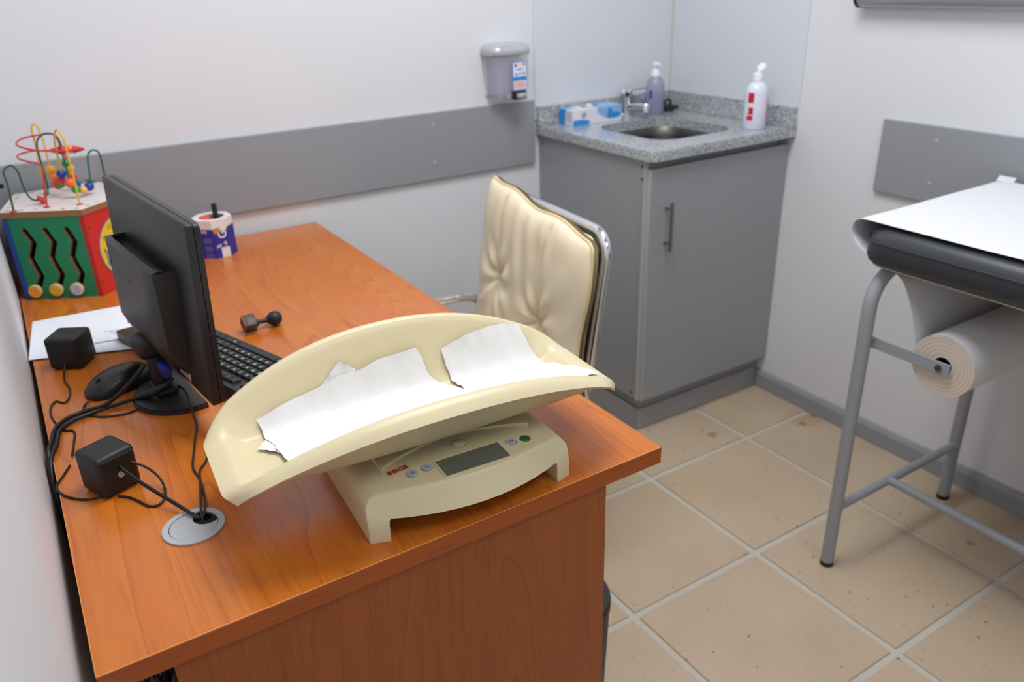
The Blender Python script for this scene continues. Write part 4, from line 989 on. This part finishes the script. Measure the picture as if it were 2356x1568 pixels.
# chrome hoop of the back, black trim, shell
hoop = [Vector((bx_(z)+0.012, y, z)) for y, z in back_outline(HW, zb0-0.06, zb1, 0.055, 7)]
G().tube(hoop, 0.0115, 10, closed=True).obj('back_frame', M_chrome, ch, smooth=80)
trim = [Vector((bx_(z)+0.004, y, z)) for y, z in back_outline(HW-0.011, zb0-0.05, zb1-0.010, 0.046, 7)]
G().tube(trim, 0.0070, 8, closed=True).obj('back_trim', M_blackr, ch, smooth=80)
pol = back_outline(HW-0.013, zb0-0.048, zb1-0.012, 0.045, 7); vs = []; n = len(pol)
for dx in (0.012, -0.022): vs += [(bx_(z)+dx, y, z) for y, z in pol]
G().add(vs, [tuple(range(n)), tuple(range(n, 2*n))[::-1]] + [(i, (i+1) % n, n+(i+1) % n, n+i) for i in range(n)]).obj('back_shell', M_lea2, ch, smooth=30)
# slumped cushion hung over the shell
HC2 = 0.232
def cush_edge(a, b):
    """outline position: a -1..1 (near..far along y), b 0..1 (bottom..top)"""
    y = (0.250 if a > 0 else 0.260)*a + 0.006*math.sin(b*9+a*2)*abs(a)**6
    zt = 0.858 + 0.022*a + 0.016*abs(a)**5*(1 if a > 0 else 0.2) - 0.014*max(0, abs(a)-0.9)*10*max(0, abs(a)-0.9)*10 - 0.006*math.cos(a*7)
    z = 0.47 + (zt-0.47)*b
    return y, z
def tuft(a, b, a0, b0): return math.exp(-(((a-a0)/0.16)**2+((b-b0)/0.10)**2))
def cush(a, b, side):
    y, z = cush_edge(a, b)
    ed = (1-abs(a)**5)*(1-abs(2*b-1)**7)
    t = 0.010+0.034*max(0, ed)**0.5
    if side > 0:
        for s0 in (-0.42, 0.46):
            sa = s0+0.05*math.sin(b*3)
            t -= 0.010*math.exp(-((a-sa)/0.035)**2)*min(1, ed*1.6)
        t -= 0.020*tuft(a, b, -0.40, 0.35)+0.020*tuft(a, b, 0.46, 0.44)
        for a0, b0, ph in ((-0.40, 0.35, 0.3), (0.46, 0.44, 1.4)):
            r = math.hypot((a-a0), (b-b0)*1.3)+1e-4; th = math.atan2(b-b0, a-a0)
            t += 0.0060*math.sin(th*9+ph)*math.exp(-((r-0.18)/0.17)**2)*ed
        t += 0.0048*math.sin(a*26+2.2*math.sin(b*5+a*2))*max(0, 1-abs(a)/0.75)*b*ed
        t += 0.004*math.sin((b*15-abs(a)*9)+a*3)*max(0, (abs(a)-0.45))*1.6*ed
        t += 0.0035*noise.noise(Vector((a*3, b*4, 1.0)))*ed
    x = bx_(z)-0.026-0.012*abs(a)**2*0
    return Vector((x - side*t*(1.0 if side > 0 else 0.45), y, z))
g = G(); NA, NB = 88, 64; vs = []; fs = []; k = NB+1
for side in (1, -1):
    o_ = len(vs)
    for i in range(NA+1):
        for j in range(NB+1): vs.append(cush(-1+2*i/NA, j/NB, side))
    for i in range(NA):
        for j in range(NB):
            q = (o_+i*k+j, o_+(i+1)*k+j, o_+(i+1)*k+j+1, o_+i*k+j+1); fs.append(q if side > 0 else q[::-1])
cu_ = g.add(vs, fs).obj('back_cushion', M_lea, ch, smooth=80, recalc=False)
rim = [cush(-1+2*i/40, 1, 1) for i in range(41)]
side_n = [cush(-1, j/30, 1) for j in range(31)]; side_f = [cush(1, j/30, 1) for j in range(30, -1, -1)]
G().tube(side_n[:-1]+rim+side_f[1:], 0.0036, 8).obj('piping', M_pip, cu_, smooth=80)
for s0 in (-0.42, 0.46):
    st_ = [cush(s0+0.05*math.sin(b*3)+0.012, b, 1)+Vector((-0.0004, 0, 0)) for b in [0.30+0.66*i/60 for i in range(61)]]
    gg = G()
    for i in range(0, 60, 2): gg.tube([st_[i], st_[i+1]], 0.0007, 4)
    gg.obj('stitching', M_pip, cu_)
# seat, arms, column, star base
def seat_fn(a, b):
    s, t = -1+2*a, -1+2*b
    e = (1-abs(s)**6)*(1-abs(t)**6)
    return Vector((-0.06+0.23*s, 0.225*t, 0.455+0.035*max(0, e)**0.4+0.004*math.sin(s*9)*e))
G().sheet(seat_fn, 24, 24, 0.05).obj('seat', M_lea, ch, smooth=60)
for sy in (-1, 1):
    y = sy*0.258
    arm = [(0.165, y, 0.45), (0.150, y, 0.52), (0.110, y, 0.553), (0.04, y, 0.560), (-0.08, y, 0.560), (-0.15, y, 0.545), (-0.165, y, 0.52), (-0.14, y*0.97, 0.44), (-0.05, y*0.85, 0.43)]
    ar = G().tube(arm, 0.0115, 10, sub=5).obj('armrest', M_chrome, ch, smooth=80)
    G().tube([(0.165, y*0.97, 0.50), (bx_(0.50)+0.01, sy*HW, 0.50)], 0.010, 8).obj('arm_joint', M_chrome, ch)
G().lathe([(0.028, 0.10), (0.028, 0.26), (0.016, 0.26), (0.016, 0.41)], 20, Matrix.Translation((-0.05, 0, 0))).obj('gas_column', M_chrome, ch)
G().box((-0.05, 0, 0.412), (0.20, 0.16, 0.02), 0.004).obj('seat_plate', M_blackp, ch)
for kk in range(5):
    a = kk*2*PI/5+0.4; c_, s_ = math.cos(a), math.sin(a)
    lg = G().tube([(-0.05+0.02*c_, 0.02*s_, 0.115), (-0.05+0.16*c_, 0.16*s_, 0.09), (-0.05+0.255*c_, 0.255*s_, 0.075)], [0.020, 0.016, 0.012], 10).obj('base_leg', M_chrome, ch)
    G().lathe([(0, -0.018), (0.021, -0.018), (0.025, -0.012), (0.025, 0.012), (0.021, 0.018), (0, 0.018)], 16, frame((-0.05+0.26*c_, 0.26*s_, 0.025), (0, 0, 1), (-s_, c_, 0))).obj('caster', M_blackp, lg)
    G().tube([(-0.05+0.255*c_, 0.255*s_, 0.045), (-0.05+0.255*c_, 0.255*s_, 0.08)], 0.006, 8).obj('caster_stem', M_steel, lg)

# ================================================================== examination couch
ex = thing('examination_couch', 'grey tube-framed examination couch with a charcoal padded top along the right wall', 'couch', (0, 0, 0))
EX0, EX1 = 1.532, 2.022; EY1 = 0.205; EY0 = -1.45; RT_ = 0.0152
for y in (EY1, EY0):
    lp = [(EX0, y, 0.004), (EX0, y, 0.3), (EX0, y, 0.6), (EX0, y, 0.690)] + [(EX0+0.080*(1-math.cos(PI/2*i/7)), y, 0.690+0.080*math.sin(PI/2*i/7)) for i in range(1, 8)]
    G().tube(lp + [(EX0+EX1-p[0], p[1], p[2]) for p in lp[::-1]], RT_, 14).obj('leg_frame', M_frame, ex, smooth=60)
    for x in (EX0, EX1): G().lathe([(RT_+0.0008, 0), (RT_+0.0012, 0.003), (RT_+0.0008, 0.012)], 16, Matrix.Translation((x, y, 0))).obj('foot_cap', M_blackr, ex)
for y in (EY1-0.004, EY0): G().tube([(EX0, y, 0.175), (EX1, y, 0.175)], 0.011, 12).obj('cross_bar', M_frame, ex)
G().tube([(1.725, EY1-0.01, 0.178), (1.725, EY0+0.01, 0.178)], 0.011, 12).obj('long_bar', M_frame, ex)
for x in (EX0+0.12, EX1-0.12): G().tube([(x, EY1, 0.770), (x, EY0, 0.770)], 0.013, 10).obj('top_rail', M_frame, ex)
# padded top: rounded box swept as a superellipse profile
PX0_, PX1_, PY0_, PY1_ = 1.5165, 2.085, EY0-0.05, 0.250
pr = [(0.014, 0.7865), (0.004, 0.793), (0.0, 0.806), (0.0, 0.826), (0.003, 0.842), (0.010, 0.855), (0.020, 0.862), (0.040, 0.8665), (0.075, 0.8685)]
g = G(); vs = []; fs = []; n = 0
for ins, z in pr:
    lo_ = rrect(PX0_+ins, PY0_+ins, PX1_-ins, PY1_-ins, max(0.012, 0.058-ins*0.4), 8); n = len(lo_); vs += [(x, y, z) for x, y in lo_]
for r in range(len(pr)-1):
    for i in range(n): fs.append((r*n+i, r*n+(i+1) % n, (r+1)*n+(i+1) % n, (r+1)*n+i))
fs += [tuple(range(n))[::-1], tuple((len(pr)-1)*n+i for i in range(n))]
pad = g.add(vs, fs).obj('padded_top', M_vinyl, ex, smooth=60)
lo_ = rrect(PX0_-0.0006, PY0_-0.0006, PX1_+0.0006, PY1_+0.0006, 0.058, 8)
G().tube([(x, y, 0.838) for x, y in lo_], 0.0016, 6, closed=True).obj('seam', M_vinyl, pad)
G().prism(rrect(PX0_+0.012, PY0_+0.012, PX1_-0.012, PY1_-0.012, 0.05, 8), 0.784, 0.787).obj('base_board', mat('board_edge', (176, 166, 150), 0.6), pad, smooth=0)
# roll holder
RC = Vector((0.0, 0.040, 0.610)); RR = 0.066
for x, s_ in ((EX0-0.002+0.016, 1), (EX1-0.016, -1)):
    bk = G().box((x, (EY1+RC.y-0.012)/2, 0.610), (0.0035, EY1-RC.y+0.030, 0.026), 0.0008, 1).obj('roll_bracket', M_frame, ex)
    G().lathe([(0.0075, 0), (0.0075, 0.004), (0.004, 0.0045), (0.004, 0.007), (0, 0.007)], 6, frame((x-s_*0.0018, RC.y, 0.610), (0, 1, 0), (-s_, 0, 0))).obj('bracket_bolt', M_steel, bk)
    G().box((x-s_*0.004, EY1-0.012, 0.622), (0.006, 0.012, 0.006), 0.001, 1).obj('bracket_lug', M_frame, bk)
G().tube([(EX0+0.016, RC.y, 0.610), (EX1-0.016, RC.y, 0.610)], 0.006, 10).obj('roll_rod', M_steel, ex)

# paper roll with its sheet drawn up round the end and over the pad
pr_ = thing('couch_paper_roll', 'roll of white couch paper under the couch with its sheet drawn over the padded top', 'paper roll', (0, 0, 0))
RX0, RX1 = EX0+0.024, EX1-0.030
g = G(); vs = []; fs = []; NN = 48
for x, r in ((RX0, 0.019), (RX0, RR), (RX1, RR), (RX1, 0.019)):
    vs += [(x, RC.y+r*math.cos(2*PI*i/NN), RC.z+r*math.sin(2*PI*i/NN)) for i in range(NN)]
for r in range(4):
    q_ = (r+1) % 4
    for i in range(NN): fs.append((r*NN+i, r*NN+(i+1) % NN, q_*NN+(i+1) % NN, q_*NN+i)); g.mi.append(0 if r == 1 else (1 if r in (0, 2) else 2))
g.v = vs; g.f = fs
ro = g.obj('roll', [M_roll, M_rollend, mat('core_card', (60, 54, 50), 0.8)], pr_, smooth=40)
for r in (0.028, 0.037, 0.045, 0.053, 0.060): G().tube([(RX0-0.0002, RC.y+r*math.cos(2*PI*i/40), RC.z+r*math.sin(2*PI*i/40)) for i in range(40)], 0.0004, 4, closed=True).obj('winding_line', mat('winding', (200, 185, 169), 0.8), ro)
prof = [(RC.y+RR*math.cos(a), RC.z+RR*math.sin(a)) for a in (0.9, 0.55, 0.25)] + [(0.1105, 0.660), (0.128, 0.715), (0.155, 0.765), (0.205, 0.790), (0.248, 0.806), (0.272, 0.828), (0.279, 0.846), (0.275, 0.862), (0.262, 0.8715), (0.235, 0.8735), (0.18, 0.8728)]
PP = smooth([Vector((0, y, z)) for y, z in prof], 4) + [Vector((0, y, 0.8718)) for y in (0.1, 0.0, -0.1, -0.2, -0.4, -0.6, -0.8, -1.0, -1.2, -1.35)]
def pap(a, b):
    f_ = a*(len(PP)-1); i = min(int(f_), len(PP)-2); p = PP[i].lerp(PP[i+1], f_-i)
    narrow = RX0+0.004 + (1.5365-RX0-0.004)*min(1, max(0, (f_-8)/22)); x = narrow + (2.060-narrow)*b
    tor = 0.0012*noise.noise(Vector((x*9, p.y*9, p.z*9)))
    return Vector((x, p.y, p.z+tor+0.0006))
G().sheet(pap, 110, 14, 0.0004).obj('sheet', M_roll, pr_, smooth=60)
# small torn flap at the wall side of the sheet
G().sheet(lambda a, b: Vector((2.045+0.035*a, 0.262-0.040*b+0.012*a, 0.8745+0.006*a)), 4, 4, 0.0004).obj('torn_flap', M_roll, pr_, smooth=60)

# ================================================================== wall-mounted casing
sc_ = thing('screen_casing', 'silver rounded casing with a black end cap mounted high on the right wall', 'screen casing', (0, 0, 0))
prf = [(2.1175, 1.335), (2.090, 1.338), (2.074, 1.328), (2.066, 1.310), (2.066, 1.285), (2.072, 1.264), (2.084, 1.2525), (2.098, 1.2500), (2.1175, 1.2500)]
MX = Matrix(((1, 0, 0, 0), (0, 0, -1, 0), (0, 1, 0, 0), (0, 0, 0, 1)))
Pp = smooth([Vector((x, z, 0)) for x, z in prf], 4)
G().prism([(p.x, p.y) for p in Pp], -0.735, 1.2, MX).obj('casing_tube', mat('silver_anodised', (176, 182, 188), 0.3, metal=0.5), sc_, smooth=40)
G().prism([(2.095+(p.x-2.095)*1.02, 1.30+(p.y-1.30)*1.03) for p in Pp if True], -0.7445, -0.735, MX).obj('end_cap', M_blackp, sc_, smooth=40)

# ================================================================== soap dispenser on the back wall
dx0, dx1, dyf = 1.341, 1.488, YB-0.082
dp_ = thing('soap_dispenser', 'clear plastic soap dispenser with a silver lid on the back wall', 'soap dispenser', (0, YB, 0))
M_clear = mat('clear_plastic', (214, 214, 226), 0.12, alpha=0.32, spec=0.6)
M_lil = mat('lilac_soap', (178, 174, 208), 0.3, alpha=0.5)
dz0, dz1 = 1.009, 1.156
xc = (dx0+dx1)/2; hw = (dx1-dx0)/2
def disp_ring(z, k_): return [(xc+hw*k_*c_, -0.001-0.078*k_*s_) for c_, s_ in [(math.copysign(abs(math.cos(t))**0.42, math.cos(t)), abs(math.sin(t))**0.42) for t in [PI*i/24 for i in range(25)]]]
def loft(rings, name, m_, par, sm=50, caps=True):
    vs = []; fs = []; n = len(rings[0][1])
    for z, rg in rings: vs += [(x, y, z) for x, y in rg]
    for r in range(len(rings)-1):
        for i in range(n): fs.append((r*n+i, r*n+(i+1) % n, (r+1)*n+(i+1) % n, (r+1)*n+i))
    if caps: fs += [tuple(range(n))[::-1], tuple((len(rings)-1)*n+i for i in range(n))]
    return G().add(vs, fs).obj(name, m_, par, smooth=sm)
loft([(z, disp_ring(z, k_)) for z, k_ in ((dz0, 0.76), (dz0+0.006, 0.80), (dz0+0.05, 0.86), (dz1-0.018, 0.95))], 'body', M_clear, dp_, caps=False)
loft([(z, disp_ring(z, k_)) for z, k_ in ((dz1-0.018, 0.975), (dz1-0.016, 0.99), (dz1-0.004, 0.99), (dz1+0.006, 0.93), (dz1+0.012, 0.78), (dz1+0.015, 0.5))], 'lid', mat('lid_silver', (186, 190, 194), 0.25, metal=0.3), dp_)
loft([(z, [(xc-0.026+(x-xc)*0.42, y*0.78-0.002) for x, y in disp_ring(z, 1)]) for z in (dz0+0.012, dz1-0.022)], 'soap_tank', M_lil, dp_)
G().box((xc, -0.003, (dz0+dz1)/2-0.006), (2*hw*0.84, 0.005, dz1-dz0-0.03), 0.002, 1).obj('back_plate', mat('plate_pale', (216, 218, 222), 0.4), dp_)
M_lb = mat('label_blue', (110, 160, 226), 0.5); M_lw = mat('label_white', (226, 234, 246), 0.5); M_lbd = mat('label_blue_strong', (48, 130, 214), 0.5)
yl = -0.0795
lab = G().box((xc+0.017, yl, 1.076), (0.050, 0.0008, 0.084)).obj('label', M_lb, dp_, smooth=0)
G().box((xc+0.017, yl-0.0006, 1.095), (0.045, 0.0006, 0.040)).obj('label_field', M_lw, lab, smooth=0)
G().box((xc+0.017, yl-0.0006, 1.050), (0.045, 0.0006, 0.026)).obj('label_field', mat('label_pink', (226, 204, 208), 0.5), lab, smooth=0)
G().box((xc+0.017, yl-0.0007, 1.0695), (0.048, 0.0006, 0.009)).obj('label_stripe', M_lbd, lab, smooth=0)
for i, (ax, az, c_) in enumerate(((-0.014, 1.108, (130, 40, 100)), (0.001, 1.109, (222, 220, 160)), (0.015, 1.110, (222, 50, 60)), (-0.012, 1.082, (80, 150, 230)), (0.001, 1.083, (226, 130, 130)), (0.014, 1.084, (60, 150, 110)))):
    G().lathe([(0.0045, 0), (0.0045, 0.0004), (0, 0.0004)], 14, frame((xc+0.017+ax, yl-0.0009, az), (1, 0, 0), (0, -1, 0))).obj('label_icon', mat('icon%d' % i, c_, 0.5), lab)
for k_, (wd, zz_, c_) in enumerate(((0.026, 1.0975, M_inkb), (0.022, 1.0945, M_inkb), (0.034, 1.0555, mat('label_red', (214, 110, 110), 0.5)), (0.030, 1.0510, MATS['label_red']), (0.036, 1.0465, MATS['label_red']))):
    G().box((xc+0.017, yl-0.0010, zz_), (wd, 0.0003, 0.0014)).obj('label_line', c_, lab, smooth=0)
pb = G().box((xc+0.018, -0.072, 1.020), (0.044, 0.022, 0.026), 0.003).obj('push_lever', M_blackm, dp_)
G().box((xc+0.020, -0.084, 1.019), (0.034, 0.006, 0.016), 0.003).obj('lever_face', M_chrome, pb)
G().box((xc-0.012, -0.05, 1.016), (0.022, 0.03, 0.018), 0.003).obj('pump_valve', mat('valve_grey', (168, 166, 176), 0.4, alpha=0.8), dp_)

# ================================================================== things on the sink counter
gb = thing('glove_box', 'white and blue cardboard box of gloves beside the tap', 'box', (1.717, 1.4285, HC))
GLX, GLY, GLZ = 0.200, 0.074, 0.050
M_gw = mat('glove_box_white', (222, 222, 232), 0.5); M_gb1 = mat('glove_box_blue', (44, 142, 214), 0.5); M_gb2 = mat('glove_box_light', (136, 184, 232), 0.5)
bx0 = G().box((0, 0, GLZ/2), (GLX, GLY, GLZ), 0.001, 1).obj('carton', M_gw, gb, smooth=0)
FM = frame((-GLX/2, -GLY/2-0.0002, 0), (1, 0, 0), (0, -1, 0))
def clipbox(poly, x0, x1, y0, y1): return [(min(x1, max(x0, x)), min(y1, max(y0, y))) for x, y in poly]
G().prism(clipbox(circ(0.165, 0.056, 0.072, 0.046, 40), 0.098, GLX-0.0005, 0.012, GLZ-0.0005), 0, 0.0003, FM).obj('blue_print', M_gb2, bx0, smooth=0)
G().prism(clipbox(circ(0.168, 0.020, 0.030, 0.010, 30), 0.13, GLX-0.0005, 0.010, GLZ), 0.0002, 0.0005, FM).obj('blue_print', M_gb1, bx0, smooth=0)
G().prism(clipbox(circ(0.020, 0.008, 0.050, 0.011, 30), 0.0005, 0.07, 0.0005, GLZ), 0.0002, 0.0004, FM).obj('blue_print', M_gb1, bx0, smooth=0)
G().prism(circ(0.150, 0.034, 0.009, 0.010, 20), 0.0003, 0.0006, FM).obj('hand_print', M_gb1, bx0, smooth=0); G().box((0.148, 0.018, 0.0005), (0.007, 0.018, 0.0004), M=FM).obj('hand_print', M_gb1, bx0, smooth=0)
em = G().prism(circ(0.044, 0.031, 0.011, 0.0085, 24), 0.0002, 0.0005, FM).obj('emblem', M_inkb, bx0, smooth=0)
G().prism(circ(0.044, 0.031, 0.009, 0.0065, 24), 0.0005, 0.0007, FM).obj('emblem_field', M_gw, em, smooth=0); G().box((0.044, 0.031, 0.0008), (0.010, 0.0050, 0.0003), M=FM @ Matrix.Translation((0.044, 0.031, 0)) @ Matrix.Rotation(0.5, 4, 'Z') @ Matrix.Translation((-0.044, -0.031, 0))).obj('emblem_mark', M_inkb, em, smooth=0)
for i in range(2): G().box((0.150, 0.028-i*0.009, 0.0006), (0.05-0.01*i, 0.0012, 0.0003), M=FM).obj('line_print', mat('teal_ink', (50, 120, 150), 0.5), bx0, smooth=0)
EM = frame((-GLX/2-0.0002, GLY/2, 0), (0, -1, 0), (-1, 0, 0))
G().prism([(0.0005, 0.0005), (0.030, 0.0005), (0.034, GLZ-0.0005), (0.0005, GLZ-0.0005)], 0, 0.0003, EM).obj('blue_print', M_gb1, bx0, smooth=0)
for i in range(5): G().box((0.040+i*0.006, 0.027, 0.0003), (0.0014, 0.030, 0.0003), M=EM).obj('line_print', mat('grey_ink', (150, 146, 160), 0.6), bx0, smooth=0)
TM = Matrix.Translation((-GLX/2, -GLY/2, GLZ+0.0001))
G().prism(clipbox(circ(0.150, 0.030, 0.062, 0.060, 40), 0.09, GLX-0.0005, 0.0005, GLY-0.0005), 0, 0.0003, TM).obj('blue_print', M_gb2, bx0, smooth=0)
G().prism([(0.0005, 0.030), (0.040, 0.030), (0.040, GLY-0.0005), (0.0005, GLY-0.0005)], 0, 0.0003, TM).obj('blue_print', M_gb2, bx0, smooth=0)
sl_ = G().prism(circ(0.098, 0.044, 0.036, 0.014, 28), 0.0002, 0.0005, TM).obj('opening', mat('slot_dark', (70, 72, 80), 0.8), bx0, smooth=0)
G().sheet(lambda a, b: Vector((0.085+0.026*a-GLX/2, 0.034+0.020*b-GLY/2, GLZ+0.0008+0.008*math.sin(PI*a)*math.sin(PI*b))), 8, 8, 0.0004).obj('glove_tip', M_lea, gb, smooth=80)

fc = thing('basin_tap', 'chrome single-lever tap over the sink beside the glove box', 'tap', (1.885, 1.452, HC))
G().lathe([(0.024, 0), (0.024, 0.004), (0.020, 0.008), (0.019, 0.060), (0.021, 0.064), (0.021, 0.078), (0.014, 0.086), (0, 0.088)], 24).obj('body', M_chrome, fc, smooth=40)
G().tube([(0, -0.012, 0.030), (0.002, -0.05, 0.036), (0.004, -0.095, 0.040)], [0.0115, 0.0105, 0.0100], 14).obj('spout', M_chrome, fc, smooth=60)
G().lathe([(0.0125, -0.024), (0.0125, 0.006), (0.010, 0.009), (0, 0.009)], 18, Matrix.Translation((0.004, -0.098, 0.040))).obj('aerator', M_chrome, fc, smooth=40)
G().tube([(0, 0, 0.082), (0.030, -0.016, 0.088), (0.068, -0.034, 0.090)], [0.009, 0.0075, 0.0060], 12, flat=(1.3, 0.7)).obj('lever', M_chrome, fc, smooth=60)
G().lathe([(0.007, 0), (0.007, 0.0015), (0.003, 0.0015), (0.003, 0.0005), (0, 0.0005)], 16, frame((-0.010, -0.0175, 0.071), (0.85, -0.5, 0), (-0.5, -0.87, 0))).obj('index_ring', M_blackp, fc)

pb_ = thing('pump_bottle', 'clear lilac gel bottle with a white pump in the sink corner', 'bottle', (1.972, 1.405, HC))
M_gel = mat('gel_bottle', (160, 162, 190), 0.15, alpha=0.62, spec=0.6)
bt_ = G().lathe([(0, 0.001), (0.029, 0.0), (0.032, 0.004), (0.032, 0.085), (0.030, 0.100), (0.024, 0.114), (0.015, 0.123), (0.0135, 0.128)], 28).obj('bottle', M_gel, pb_, smooth=40)
G().lathe([(0.0145, 0.124), (0.0145, 0.142), (0.012, 0.145), (0.006, 0.146), (0.006, 0.156), (0.0105, 0.158), (0.0105, 0.166), (0.007, 0.169), (0, 0.169)], 20).obj('pump_collar', M_white, pb_, smooth=40)
G().tube([(0.004, 0, 0.162), (-0.004, -0.018, 0.163), (-0.006, -0.026, 0.160)], [0.006, 0.0045, 0.0038], 10).obj('pump_nozzle', M_white, pb_)
def wrap(par, r, a0, a1, z0, z1, m_, name='print'):
    vs = []; fs = []; n = 8
    for i in range(n+1):
        a = a0+(a1-a0)*i/n
        for rr, z in ((r+0.0004, z0), (r+0.0004, z1), (r-0.0004, z1), (r-0.0004, z0)): vs.append((rr*math.cos(a), rr*math.sin(a), z))
    for i in range(n):
        for k_ in range(4): fs.append((i*4+k_, (i+1)*4+k_, (i+1)*4+(k_+1) % 4, i*4+(k_+1) % 4))
    fs += [(0, 1, 2, 3), (n*4+3, n*4+2, n*4+1, n*4)]
    return G().add(vs, fs).obj(name, m_, par)
M_bp = mat('bottle_print_blue', (50, 54, 160), 0.5)
wrap(bt_, 0.032, math.radians(195), math.radians(212), 0.055, 0.082, M_bp); wrap(bt_, 0.032, math.radians(292), math.radians(312), 0.032, 0.040, M_bp); wrap(bt_, 0.032, math.radians(290), math.radians(308), 0.052, 0.080, mat('bottle_print_pale', (130, 132, 180), 0.5))

sq = thing('squeeze_bottle', 'white squeeze bottle with red print and an open flip cap on the counter', 'bottle', (2.017, 1.000, HC))
M_sqz = mat('milky_plastic', (222, 224, 240), 0.3)
sb_ = G().lathe([(0, 0.001), (0.032, 0.0), (0.035, 0.005), (0.034, 0.060), (0.033, 0.105), (0.029, 0.122), (0.020, 0.134), (0.0125, 0.138), (0.0125, 0.142)], 28).obj('bottle', M_sqz, sq, smooth=40)
cpn = G().lathe([(0.0145, 0.139), (0.0145, 0.160), (0.013, 0.163), (0.005, 0.163), (0.004, 0.168), (0, 0.168)], 20).obj('cap', M_white, sq, smooth=40)
G().lathe([(0, -0.004), (0.0135, -0.003), (0.0140, 0.003), (0.011, 0.006), (0, 0.006)], 20, frame((0.014, 0.001, 0.176), (0.55, 0, 0.83), (-0.83, -0.15, 0.55))).obj('flip_lid', M_white, cpn, smooth=40)
M_rp = mat('bottle_print_red', (196, 24, 52), 0.5); M_rpp = mat('bottle_print_pink', (220, 150, 170), 0.5)
wrap(sb_, 0.0336, math.radians(180), math.radians(212), 0.079, 0.108, M_rp); wrap(sb_, 0.0345, math.radians(188), math.radians(212), 0.045, 0.066, M_rp); wrap(sb_, 0.0347, math.radians(182), math.radians(212), 0.028, 0.042, M_rp)
wrap(sb_, 0.0345, math.radians(296), math.radians(316), 0.034, 0.052, M_rp); wrap(sb_, 0.0340, math.radians(294), math.radians(312), 0.054, 0.098, M_rpp)
bk_ = thing('sink_stopper', 'black rubber plug with a looped handle behind the gel bottle', 'sink plug', (2.050, 1.425, HC))
G().lathe([(0, 0), (0.022, 0), (0.025, 0.004), (0.024, 0.016), (0.018, 0.022), (0, 0.023)], 24).obj('plug', M_blackr, bk_, smooth=40)
G().tube([(0.014*math.cos(a), 0, 0.022+0.017*math.sin(a)) for a in [PI*i/10 for i in range(11)]], 0.004, 8).obj('loop_handle', M_blackr, bk_)
G().tube([(0.022, -0.008, 0.012), (0.034, -0.018, 0.013)], 0.007, 10).obj('plug_tab', M_blackr, bk_)

# ================================================================== black bin behind the desk panel
wb = thing('waste_bin', 'slim black bin almost hidden behind the near desk panel', 'bin', (0.718, 0.2135, 0))
G().lathe([(0, 0.002), (0.086, 0.0), (0.088, 0.004), (0.0985, 0.285), (0.0985, 0.292)], 40).obj('bucket', M_blackp, wb, smooth=40)
G().lathe([(0.0985, 0.290), (0.1005, 0.292), (0.1005, 0.306), (0.097, 0.312), (0.06, 0.316), (0, 0.317)], 40).obj('lid', M_blackm, wb, smooth=40)
